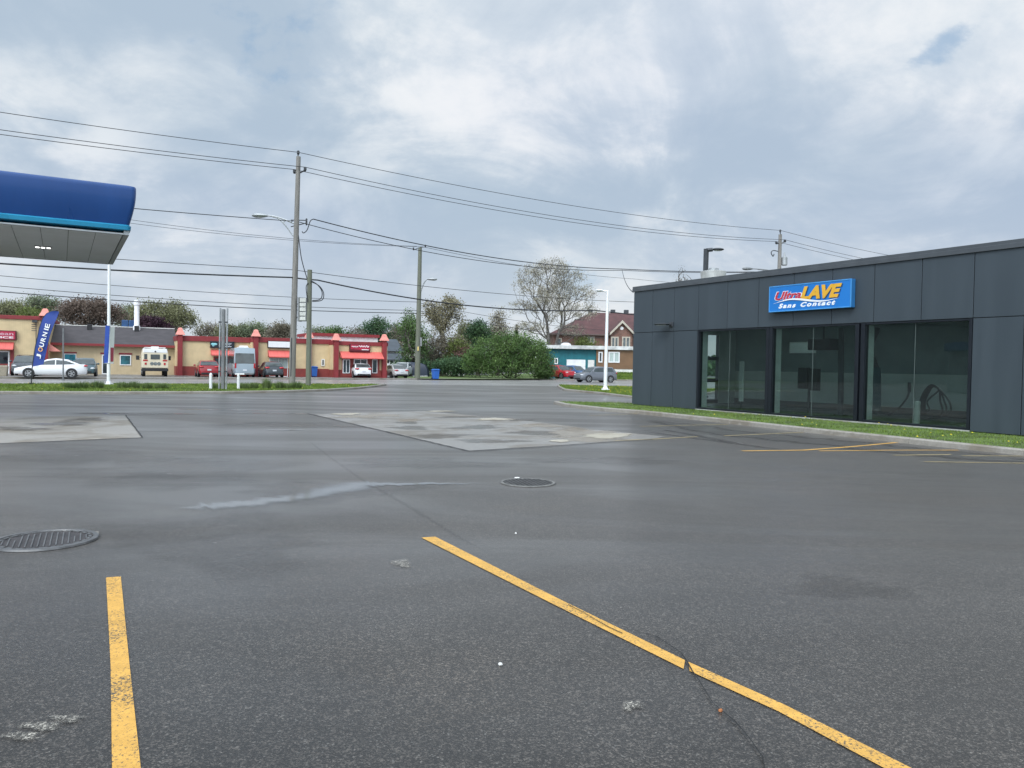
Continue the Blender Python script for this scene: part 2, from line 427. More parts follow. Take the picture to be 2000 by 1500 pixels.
def text_mesh(body, shear=0.0, bold=0.0, spacing=1.0):
    cu = bpy.data.curves.new('txt', 'FONT'); cu.body = body; cu.shear = shear; cu.offset = bold; cu.space_character = spacing; cu.resolution_u = 4
    ob = bpy.data.objects.new('txt', cu); COL.objects.link(ob)
    bpy.context.view_layer.update()
    me = bpy.data.meshes.new_from_object(ob.evaluated_get(bpy.context.evaluated_depsgraph_get()))
    v = np.array([tuple(x.co) for x in me.vertices]); f = [tuple(p.vertices) for p in me.polygons]
    bpy.data.objects.remove(ob); bpy.data.meshes.remove(me); bpy.data.curves.remove(cu)
    mn, mx = v.min(0), v.max(0)
    return (v - mn) / np.maximum(mx - mn, 1e-6), f
def lettering(body, corners, thick, m, parent, name='lettering', shear=0.0, bold=0.0, spacing=1.0):
    """corners: lower left, lower right, upper left as 3-D points; thick: vector the letters stand proud by"""
    v, f = text_mesh(body, shear, bold, spacing)
    o, x, y = (Vector(c) for c in corners); t = Vector(thick)
    mb = MB(); pts = [o + (x - o) * float(a) + (y - o) * float(b) for a, b, _ in v]
    n = len(pts)
    mb.add([p + t for p in pts], f)
    cnt = {}
    for q in f:
        for i in range(len(q)):
            e = (q[i], q[(i + 1) % len(q)]); cnt[e] = 1
    side = [e for e in cnt if (e[1], e[0]) not in cnt]
    mb.add(list(pts) + [p + t for p in pts], [(a, b, n + b, n + a) for a, b in side])
    return mb.build(name, m, parent)

rng = np.random.default_rng(7)
random.seed(7)

# ------------------------------------------------------------------ shared materials
M = {}
M['asphalt'] = asphalt_mat('lot asphalt', (.0150, .0131, .0112), wet=.04, coat=.70)
M['street'] = asphalt_mat('street asphalt', (.165, .160, .155), .4, wet=.08, coat=.8, tint=(1, 1, 1))
M['farlot'] = asphalt_mat('far lot asphalt', (.15, .15, .148), .3, wet=0.0)
M['slab'] = concrete_mat('wet concrete', (.225, .213, .195), .22)
M['slab2'] = concrete_mat('pump slab concrete', (.295, .275, .245), .15)
M['kerb'] = concrete_mat('kerb concrete', (.27, .252, .22), 0.0)
M['grass'] = mat('lawn', (.085, .13, .03), .9, var=.45, scale=1.3, bump=.5)
M['blade'] = leaf_mat('grass blades', (.11, .178, .03), (.175, .242, .045), .3)
M['dandelion'] = mat('dandelion', (.75, .6, .03), .7)
M['yellow'] = paint_mat('yellow line paint', (.62, .345, .07), 0.03)
M['yellowold'] = paint_mat('worn line paint', (.38, .30, .15), .005)
M['crack'] = mat('crack', (.012, .012, .012), .9)
M['joint'] = mat('tar joint', (.032, .032, .033), .7)
M['sand'] = concrete_mat('dry sand', (.52, .48, .38), 0.0)
M['iron'] = mat('cast iron', (.075, .068, .068), .5, .55, .3, 9, .3)
M['ironlight'] = mat('worn iron ribs', (.17, .17, .17), .45, .6, .2, 12)
M['hole'] = mat('black hole', (.006, .006, .008), .8)
M['white'] = mat('white paint', (.80, .81, .82), .4, var=.04)
M['offwhite'] = mat('off white', (.68, .68, .65), .6, var=.07)
M['black'] = mat('black plastic', (.018, .019, .022), .5)
M['dkgrey'] = mat('dark grey metal', (.05, .055, .062), .45, .2)
M['steel'] = mat('galvanised steel', (.36, .38, .39), .45, .5, .15, 5)
M['greysteel'] = mat('grey steel', (.20, .21, .215), .5, .4, .15, 5)
M['wood'] = mat('weathered pole wood', (.205, .195, .18), .85, var=.25, scale=2.5, bump=.4, stretch=(6, 6, .35))
M['woodgreen'] = mat('treated pole wood', (.135, .145, .11), .85, var=.2, scale=2.5, bump=.4, stretch=(6, 6, .35))
M['cable'] = mat('black cable', (.02, .022, .026), .6)
M['bark'] = mat('bark', (.085, .075, .066), .9, var=.3, scale=3)
M['barkgrey'] = mat('grey bark', (.125, .115, .105), .9, var=.3, scale=3)
M['rubber'] = mat('tyre rubber', (.016, .016, .017), .8)
M['rim'] = mat('alloy rim', (.42, .43, .44), .35, .7)
M['carglass'] = mat('car window', (.055, .068, .07), .06, var=.3, scale=1.2, spec=.8)
M['lampred'] = mat('tail lamp', (.42, .02, .025), .25, var=.2)
M['lampclear'] = mat('head lamp', (.62, .64, .66), .15, var=.1)
M['plate'] = mat('licence plate', (.6, .62, .66), .5)
M['shopglass'] = mat('shop window glass', (.022, .034, .045), .07, var=.5, scale=.9, spec=.7)
M['oldtrim'] = mat('aged cream trim', (.46, .42, .35), .7)
M['greywin'] = mat('grey window', (.10, .12, .125), .1, var=.4, scale=1.2, spec=.7)
M['palewin'] = mat('curtained window', (.42, .50, .48), .3, var=.15, stretch=(4, 4, .3))

# ================================================================== GROUND
def sheet(name, pts, z, m, kind='structure'):
    mb = MB(); mb.poly([(p[0], p[1], z) for p in pts])
    return tag(mb.build(name, m), kind=kind)
def pix(lst, z=0.0): return [P(a, b, z) for a, b in lst]

sheet('parking_lot', [(-230, -60), (-80.02, -60), (-80.02, 38), (-230, -38)], -.002, M['asphalt'])
base = MB(); base.poly([(-900, -300, -.06), (900, -300, -.06), (900, 1500, -.06), (-900, 1500, -.06)])
tag(base.build('ground', M['grass']), kind='structure')
FARKERB = [P(-500, 738), P(100, 740), P(400, 741), P(640, 741.5), P(860, 741.5), P(1000, 741.5), P(1200, 743.5)]
_e = (FARKERB[-1] - FARKERB[-2]).normalized()
FARKERB.append(FARKERB[-1] + _e * 90)
lot_edge = pix([(-350, 750), (300, 750), (760, 750)], .0)
sheet('parking_lot', [(-80, -25), (60, -25), (60, 60)] + [tuple(p[:2]) for p in (P(1300, 753), P(760, 748), P(-350, 748))] + [(-80, 38)], 0.0, M['asphalt'])
st = [P(-500, 752), P(300, 751), P(740, 750.5), P(1090, 754.5), P(1300, 760)] + [Vector((70, 75, 0))] + [FARKERB[-1] + Vector((.5, 0, 0))] + list(reversed(FARKERB[:-1]))
sheet('street', st, 0.004, M['street'])
# far side: kerb, lots, lawn
out = [Vector((260, 260, 0)), Vector((-320, 260, 0)), Vector((-320, 40, 0))]
sheet('far_lot', [p for p in FARKERB] + out, .125, M['farlot'])
def kerb_line(pts, w=.16, h=.145, name='kerb'):
    mb = MB(); n = len(pts); rings = []
    for i, p in enumerate(pts):
        t = (pts[min(i + 1, n - 1)] - pts[max(i - 1, 0)]).normalized(); q = Vector((-t.y, t.x, 0))
        rings.append([p + Vector((0, 0, -.05)), p + Vector((0, 0, h - .03)), p + q * .03 + Vector((0, 0, h)), p + q * w + Vector((0, 0, h)), p + q * w + Vector((0, 0, -.05))])
    mb.loft(rings)
    return tag(mb.build(name, M['kerb']), kind='structure')
kerb_line(FARKERB, .3, .15, 'street_kerb')

def island(name, pts, kerb_name, lawn_z=.12):
    pts = [Vector((p[0], p[1], 0)) for p in pts]
    a = sum(pts[i].x * pts[(i + 1) % len(pts)].y - pts[(i + 1) % len(pts)].x * pts[i].y for i in range(len(pts)))
    if a < 0: pts.reverse()
    n = len(pts); mb = MB(); rings = []
    inn = []
    for i, p in enumerate(pts):
        t1 = (p - pts[i - 1]).normalized(); t2 = (pts[(i + 1) % n] - p).normalized()
        q = (Vector((-t1.y, t1.x, 0)) + Vector((-t2.y, t2.x, 0))); q = q.normalized() / max(.5, math.sqrt(max(.01, (1 + t1.dot(t2)) / 2)))
        jz = random.uniform(-.008, .008)
        rings.append([p + Vector((0, 0, -.05)), p + q * .012 + Vector((0, 0, .10 + jz)), p + q * .045 + Vector((0, 0, .128 + jz)), p + q * .14 + Vector((0, 0, .132 + jz)), p + q * .15 + Vector((0, 0, -.05))])
        inn.append(p + q * .145)
    rings.append(rings[0]); run = [rings[0]]
    for a_, b_ in zip(rings[:-1], rings[1:]):
        d_ = (b_[0] - a_[0]).length
        if d_ > 1.2:
            e = .009 / d_
            run.append([p.lerp(q, 1 - e) for p, q in zip(a_, b_)]); mb.loft(run); run = [[p.lerp(q, 1 - e * .1) for p, q in zip(a_, b_)]]
        else: run.append(b_)
    if len(run) > 1: mb.loft(run)
    tag(mb.build(kerb_name, M['kerb']), kind='structure')
    sheet(name, inn, lawn_z, M['grass'])
    return inn
def fine(pts, step=2.0):
    o = []
    for i in range(len(pts) - 1):
        a, b = pts[i], pts[i + 1]; k = max(1, int((b - a).length / step))
        o += [a.lerp(b, j / k) for j in range(k)]
    return o + [pts[-1]]
IL = fine(pix([(-350, 771), (0, 770), (250, 770), (440, 769), (560, 767), (640, 764), (700, 760), (735, 756), (755, 753)])) + fine([P(a, b, .13) for a, b in ((742, 750.2), (600, 749.5), (300, 749), (0, 749), (-350, 748))])
IR = pix([(1088, 755), (1093, 759), (1101, 763)]) + fine(pix([(1101, 763), (1130, 766), (1170, 770), (1231, 777.5), (1300, 787)]))[1:] + [P(a, b, .13) for a, b in ((1420, 760), (1300, 757), (1232, 755), (1150, 753), (1100, 752))]
IW = pix([(1081, 789), (1090, 791.5), (1103, 794)]) + fine(pix([(1103, 794), (1130, 797.5), (1180, 803), (1250, 809), (1400, 825), (1569, 844), (1775, 867), (2000, 890), (2300, 919)]))[1:] + [Vector((26, 20, 0)), Vector((16, 39, 0)), P(1232, 786.5, .13), P(1160, 784.5, .13), P(1092, 783.5, .13)]
innL = island('lawn', IL, 'kerb')
innR = island('lawn', IR, 'kerb')
innW = island('lawn', IW, 'kerb')

def inside(poly, x, y):
    c = np.zeros(len(x), bool); n = len(poly); j = n - 1
    for i in range(n):
        xi, yi, xj, yj = poly[i][0], poly[i][1], poly[j][0], poly[j][1]
        with np.errstate(divide='ignore', invalid='ignore'):
            c ^= ((yi > y) != (yj > y)) & (x < (xj - xi) * (y - yi) / (yj - yi + 1e-12) + xi)
        j = i
    return c
def scatter(poly, n, ok=None):
    xs = np.array([p[0] for p in poly]); ys = np.array([p[1] for p in poly])
    x = rng.uniform(xs.min(), xs.max(), n); y = rng.uniform(ys.min(), ys.max(), n)
    k = inside(poly, x, y) & (np.abs(x) < .70 * y + 2)
    if ok is not None: k &= ok(x, y)
    return x[k], y[k]
def blades(name, poly, n, z, h, w, m, ok=None):
    x, y = scatter(poly, n, ok); k = len(x)
    a = rng.uniform(0, 6.28, k); hh = rng.uniform(.45, 1.25, k) * h; lean = rng.normal(0, .4, (k, 2)) * hh[:, None]
    clump = .65 + .5 * np.sin(x * 2.1 + np.sin(y * 1.7)) * np.sin(y * 2.6 + x); hh *= np.clip(clump, .5, 1.3)
    b = np.stack([x, y, np.full(k, z)], 1); d = np.stack([np.cos(a), np.sin(a), np.zeros(k)], 1) * w
    top = b + np.concatenate([lean, hh[:, None]], 1)
    v = np.stack([b - d, b + d, top], 1).reshape(-1, 3)
    return tag(np_mesh(name, v, np.arange(3 * k).reshape(-1, 3), m), kind='stuff')
def flowers(name, poly, n, z, r, ok=None):
    x, y = scatter(poly, n, ok); mb = MB()
    for a, b in zip(x, y):
        rr = r * random.uniform(.7, 1.3); zz = z + random.uniform(.02, .07)
        mb.add([(a + rr * math.cos(t), b + rr * math.sin(t), zz) for t in (0, 1.26, 2.51, 3.77, 5.03)] + [(a, b, zz + rr * .6), (a, b, zz - rr * .4)],
               [(i, (i + 1) % 5, 5) for i in range(5)] + [(i, (i + 1) % 5, 6) for i in range(5)])
    return tag(mb.build(name, M['dandelion']), kind='stuff')

# wash building footprint, measured first because the lawn stops at its wall
WA, WB = P(1235, 790, .12), P(2000, 852, .12)
WF = Face(WA, math.atan2(WB.y - WA.y, WB.x - WA.x))
def front_of_wash(x, y): return ((x - WA.x) * WF.n.x + (y - WA.y) * WF.n.y < -.02) | ((x - WA.x) * WF.u.x + (y - WA.y) * WF.u.y < -.02)
blades('grass', innW, 150000, .115, .075, .008, M['blade'], front_of_wash)
blades('grass', innL, 110000, .115, .10, .018, M['blade'])
blades('grass', innR, 90000, .115, .11, .018, M['blade'])
flowers('dandelions', innW, 420, .14, .022, lambda x, y: front_of_wash(x, y) & (y < 25))
flowers('dandelions', innR, 420, .15, .032, lambda x, y: x > 4.5)
flowers('dandelions', innL, 160, .15, .03)

# concrete slabs, joints, sand
SLAB = [(612, 809.5), (760, 844.5), (917, 880.5), (1090, 870), (1275, 857), (1300, 853), (1160, 839), (1090, 829), (992, 818), (830, 803), (700, 806)]
sheet('concrete_slab', pix(SLAB), .004, M['slab'])
SLAB2 = [(-250, 817), (0, 814), (245, 812), (277, 855), (0, 866), (-250, 875)]
sheet('concrete_slab', pix(SLAB2), .004, M['slab2'])
def ribbon(name, pxs, w, m, z=.008, jitter=0.0, kind='structure', taper=False):
    pts = fine(pix(pxs), .12 if jitter else 3.0); n = len(pts); L, Rr = [], []
    for i, p in enumerate(pts):
        t = (pts[min(i + 1, n - 1)] - pts[max(i - 1, 0)]).normalized(); q = Vector((-t.y, t.x, 0))
        ww = w * (1 + jitter * random.uniform(-1, 1)); c = q * random.gauss(0, w * jitter * .5) if jitter else Vector()
        if taper: ww *= max(.06, math.sin(math.pi * min(1, max(0, i / (n - 1)))) ** .5)
        L.append(p + c + q * ww / 2); Rr.append(p + c - q * ww / 2)
    mb = MB(); vs = [(*v[:2], z) for v in L + Rr]
    mb.add(vs, [(i, i + 1, n + i + 1, n + i) for i in range(n - 1)])
    return tag(mb.build(name, m), kind=kind)
ribbon('tar_joint', [(600, 808), (760, 845), (917, 882), (1060, 874)], .04, M['joint'], .012, .3)
ribbon('tar_joint', [(1060, 874), (1180, 865.5), (1275, 858.5)], .03, M['joint'], .012, .3)
ribbon('tar_joint', [(245, 811), (278, 855.5), (0, 867)], .035, M['joint'], .012, .3)
def blot(name, cx, cy, rx, ry, m, z, k=.22, n=40):
    ph = [random.uniform(0, 6.28) for _ in range(4)]; rows = []
    for s_, w in ((0.02, 1), (.45, .85), (.75, .5), (1.05, .0)):
        r_ = []
        for i in range(n + 1):
            t = 2 * math.pi * (i % n) / n; r = s_ * (1 + k * (math.sin(2 * t + ph[0]) * .5 + math.sin(3 * t + ph[1]) * .5 + math.sin(5 * t + ph[2]) * .35 + math.sin(9 * t + ph[3]) * .25))
            r_.append((P(cx + rx * r * math.cos(t), cy + ry * r * math.sin(t)), w))
        rows.append(r_)
    return mask_sheet(name, rows, z, m)
def trail(name, pxs, w, m, z, taper=True):
    """soft edged ribbon along pixels: (x, y, width factor)"""
    pts = [P(a[0], a[1]) for a in pxs]; ws = [a[2] if len(a) > 2 else 1.0 for a in pxs]
    P2, W2 = [], []
    for i in range(len(pts) - 1):
        for j in range(8): P2.append(pts[i].lerp(pts[i + 1], j / 8)); W2.append(ws[i] + (ws[i + 1] - ws[i]) * j / 8)
    P2.append(pts[-1]); W2.append(ws[-1]); n = len(P2); rows = [[] for _ in range(7)]
    for i, p in enumerate(P2):
        t = (P2[min(i + 1, n - 1)] - P2[max(i - 1, 0)]).normalized(); q = Vector((-t.y, t.x, 0)); wob = q * random.gauss(0, w * .05)
        e = min(1, min(i, n - 1 - i) / (n * .12)) if taper else 1
        for k in range(7): c = (k - 3) / 3; rows[k].append((p + wob + q * w * W2[i] * c / 2, (1 - abs(c)) * e))
    return mask_sheet(name, rows, z, m)
M['sandsoft'] = soften(concrete_mat('dry sand film', (.42, .385, .31), 0.0), .1, .65, .8, 4, .9)
for k, a in enumerate(((1186, 852, 50, 6.5), (1094, 862, 20, 3.6), (965, 819.5, 38, 3.0), (676, 809.3, 36, 2.2), (860, 803.9, 32, 1.3))):
    blot('sand_patch', *a, M['sandsoft'], .014 + .0004 * k)
M['slabdry'] = soften(concrete_mat('dry concrete', (.33, .295, .245), 0.0), .1, .8, .9, 3, .6)
M['slabwet'] = soften(concrete_mat('soaked concrete', (.15, .14, .125), .35), .1, .8, .9, 3, .55)
for k, a in enumerate(((1135, 846, 80, 11), (1150, 858, 85, 6), (800, 822, 30, 4.5), (735, 812, 60, 4), (1050, 832, 60, 4), (690, 815, 50, 3))):
    blot('dry_patch', *a, M['slabdry'], .0085 + .0004 * k, .35)
for k, a in enumerate(((930, 835, 60, 4.5), (860, 852, 70, 5), (960, 862, 70, 5), (1040, 846, 60, 5), (800, 836, 50, 4), (900, 815, 60, 2.6), (1010, 820.5, 36, 2.2), (795, 826, 32, 2.2), (120, 828, 70, 5), (170, 820, 50, 3), (40, 838, 60, 5))):
    blot('wet_patch', *a, M['slabwet'], .0112 + .0002 * k, .35)
M['stain'] = soften(asphalt_mat('pale stain', (.15, .14, .12), .8), .2, 1.0, 1.3, 16, .7)
for k, a in enumerate(((785, 1101, 26, 9), (1234, 1380, 26, 13), (80, 1420, 60, 10), (40, 1440, 55, 9), (130, 1405, 50, 8), (1330, 800, 40, 3))):
    blot('pavement_stain', *a, M['stain'], .006 + .0003 * k, .3)
M['oil'] = soften(asphalt_mat('oil stain', (.012, .0115, .011), .8, wet=.10), .1, 1.0, 1.0, 5, .22)
for k, a in enumerate(((1650, 1150, 130, 30), (300, 930, 80, 9))):
    blot('oil_stain', *a, M['oil'], .0022 + .00015 * k, .4)
M['damp'] = soften(asphalt_mat('asphalt painted sheen', (.046, .042, .038), .7, wet=.12, coat=1.0), .1, 1.0, 1.1, 1.3, .5)  # lighter base colour paints in the bright sheen of wet asphalt
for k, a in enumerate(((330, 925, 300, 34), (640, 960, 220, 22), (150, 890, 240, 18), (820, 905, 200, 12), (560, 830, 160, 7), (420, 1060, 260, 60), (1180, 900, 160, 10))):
    blot('damp_sheen_patch', *a, M['damp'], .0012 + .0001 * k, .35)

# water running to the drain
def water_mat():
    m, nt, b = _base('water film')
    b.inputs['Base Color'].default_value = (.24, .242, .24, 1); b.inputs['Roughness'].default_value = .10  # pale base colour stands in for part of the sky reflection
    b.inputs['Specular IOR Level'].default_value = .7; b.inputs['IOR'].default_value = 1.7
    return soften(m, .08, .9, .5, 4.0, .72)
M['water'] = water_mat()
trail('water', [(310, 997, .5), (400, 990, .8), (480, 984, .9), (560, 976, .8), (612, 967, .8), (645, 959, 1.1), (685, 951, 1.3), (712, 947, 1.0), (750, 946, .5), (860, 945, .35), (985, 944, .35)], .78, M['water'], .0070)
trail('water', [(120, 807.5, .5), (300, 808.5, 1), (395, 809, 1.2)], .5, M['water'], .0071)
trail('water', [(430, 807, .6), (520, 807.5, 1), (620, 809, .8)], .5, M['water'], .0072)
trail('water', [(515, 840, .6), (560, 840.3, 1), (600, 840.5, .6)], .5, M['water'], .0073)
trail('water', [(330, 799, .6), (450, 801, 1), (560, 803, .6)], .5, M['water'], .0074)
M['seamsoft'] = soften(asphalt_mat('soft seam', (.010, .010, .0095), .6, wet=.1), .1, .9, .9, 6, .16)
trail('pavement_seam', [(590, 852, .6), (640, 890, 1), (705, 936, 1), (790, 985, 1.3), (890, 1046, .8), (960, 1085, .5)], .085, M['seamsoft'], .0066)
M['wetasphalt'] = soften(asphalt_mat('damp asphalt', (.013, .012, .0105), .7, wet=.10), .15, .7, .6, 2.2, .95)
trail('damp_strip', [(1250, 818, .5), (1450, 848, 1), (1600, 862, 1.1), (1780, 882, 1.1), (2100, 908, .9)], 2.3, M['wetasphalt'], .0034)
M['tyre'] = soften(asphalt_mat('tyre mark', (.013, .013, .013), .5), .15, .9, .8, 5, .55)
trail('tyre_mark', [(1290, 838, .7), (1360, 851, 1), (1450, 868, .8)], .5, M['tyre'], .0046)
trail('tyre_mark', [(1250, 842, .7), (1400, 862, 1), (1530, 879, .8)], .5, M['tyre'], .0048)

# yellow stall lines
def line(pxs, w, m, z=.005):
    ribbon('parking_line', pxs, w, m, z)
ly, lo = M['yellow'], M['yellowold']
mb = MB()
def quad_line(corners, m, name='parking_line'):
    sheet(name, pix(corners), .005, m)
quad_line([(207, 1129), (236, 1127), (252, 1290), (277, 1520), (219, 1520), (216, 1300)], ly)
quad_line([(823, 1051), (850, 1049), (1090, 1170), (1338, 1291), (1335, 1308), (1080, 1181)], ly)
quad_line([(1344, 1294), (1530, 1377), (1800, 1512), (1745, 1512), (1520, 1391), (1347, 1312)], ly)
line([(1449, 881), (1570, 879.5), (1660, 873), (1751, 864.5)], .10, ly)
line([(1600, 881), (1740, 879.5), (1872, 879.5)], .08, ly)
line([(1745, 889.5), (1857, 888)], .09, lo); line([(1880, 890.5), (1996, 891)], .09, lo)
line([(1805, 902), (2030, 905.5)], .08, lo); line([(1415, 851.5), (1569, 844.5)], .09, lo)
line([(1250, 833), (1422, 829)], .09, lo); line([(1200, 861), (1275, 858), (1362, 853)], .09, lo)
line([(1150, 812), (1310, 806)], .08, lo)

# cracks
for pts, w in (([(1110, 1183), (1140, 1198), (1165, 1214), (1190, 1228), (1215, 1240)], .006),
               ([(1262, 1241), (1283, 1246), (1300, 1259), (1330, 1278), (1342, 1295), (1352, 1312), (1366, 1336), (1380, 1354), (1392, 1376), (1412, 1393), (1433, 1411), (1462, 1444), (1490, 1482), (1500, 1520)], .0055),
               ):
    ribbon('pavement_crack', pts, w, M['crack'], .0105, .9)

# manhole and drain
def manhole():
    c = P(88, 1056.5)
    o = thing('manhole_cover', 'round ribbed cast iron manhole cover set in asphalt left of yellow lines', 'manhole', (c.x, c.y, 0), .5)
    mb = MB(); n = 40; rr = .41
    ring = lambda r, z: [(r * math.cos(2 * math.pi * i / n), r * math.sin(2 * math.pi * i / n), z) for i in range(n)]
    mb.loft([ring(.42, .004), ring(.415, .02), ring(.375, .022), ring(.37, .008)], caps=False)
    mb.build('frame', M['ironlight'], o, True)
    mb = MB(); mb.add(ring(.37, .009) , [tuple(range(n))])
    d = mb.build('cover', M['iron'], o)
    mb = MB()
    for i in range(-7, 8):
        x = i * .045; h = math.sqrt(max(0, .33 ** 2 - x * x)) * .86
        if abs(i) == 5:
            mb.box(x - .005, x + .005, -h, h * .2, .009, .017)
        else:
            mb.box(x - .005, x + .005, -h, h, .009, .017)
    for i in range(24):
        t = 2 * math.pi * i / 24; p = Vector((.345 * math.cos(t), .345 * math.sin(t), .009)); a = Vector((math.cos(t), math.sin(t), 0)) * .012; b = Vector((-math.sin(t), math.cos(t), 0)) * .03
        mb.prism([p - a - b, p + a - b, p + a + b, p - a + b], [q + Vector((0, 0, .008)) for q in (p - a - b, p + a - b, p + a + b, p - a + b)])
    mb.build('rib', M['ironlight'], d)
    quad = [P(150, 1040), P(193, 1038.5), P(193, 1052), P(165, 1064)]
    sheet('concrete_patch', quad, .0055, M['slab'])
manhole()
def drain():
    c = P(1031, 943.5)
    o = thing('storm_drain', 'round cast iron storm drain grate where water runs across asphalt', 'drain', (c.x, c.y, 0), .3)
    n = 36; ring = lambda r, z: [(r * math.cos(2 * math.pi * i / n), r * math.sin(2 * math.pi * i / n), z) for i in range(n)]
    mb = MB(); mb.loft([ring(.38, .004), ring(.375, .016), ring(.34, .016), ring(.335, .006)], caps=False); mb.build('frame', mat('drain rim', (.14, .138, .13), .6, 0, .3, 8), o, True)
    mb = MB(); mb.add(ring(.335, .006), [tuple(range(n))]); mb.build('pit', M['hole'], o)
    mb = MB()
    for i in range(-5, 6):
        x = i * .06; h = math.sqrt(max(0, .335 ** 2 - x * x))
        mb.box(x - .011, x + .011, -h, h, .007, .016); 
    for i in range(-5, 6):
        x = i * .06; h = math.sqrt(max(0, .335 ** 2 - x * x))
        mb.box(-h, h, x - .011, x + .011, .007, .0145)
    mb.build('grate', mat('wet grate iron', (.05, .05, .05), .6, 0, .3, 8), o)
drain()
def bit(name, label, cat, px, py, r, m):
    c = P(px, py); mb = MB(); n = 7
    rg = [(r * random.uniform(.6, 1.2) * math.cos(2 * math.pi * i / n), .7 * r * random.uniform(.6, 1.2) * math.sin(2 * math.pi * i / n)) for i in range(n)]
    mb.loft([[(x, y, .004) for x, y in rg], [(x * .9, y * .9, .012) for x, y in rg], [(x * .5, y * .5, .016) for x, y in rg]])
    tag(mb.build(name, m, None, True, loc=(c.x, c.y, 0)), label, cat)
bit('pebble', 'small white pebble on dark asphalt left of long yellow line', 'pebble', 977, 1300, .013, M['offwhite'])
bit('leaf', 'small rusty brown dead leaf lying on the asphalt crack', 'leaf', 1408, 1391, .012, mat('dead leaf', (.36, .13, .04), .7))
bit('paper_scrap', 'tiny white paper scrap on the edge of the storm drain', 'litter', 1010, 934, .04, M['white'])
bit('pebble', 'small white pebble on open asphalt beyond far end of long yellow line', 'pebble', 1007, 1043, .014, M['offwhite'])


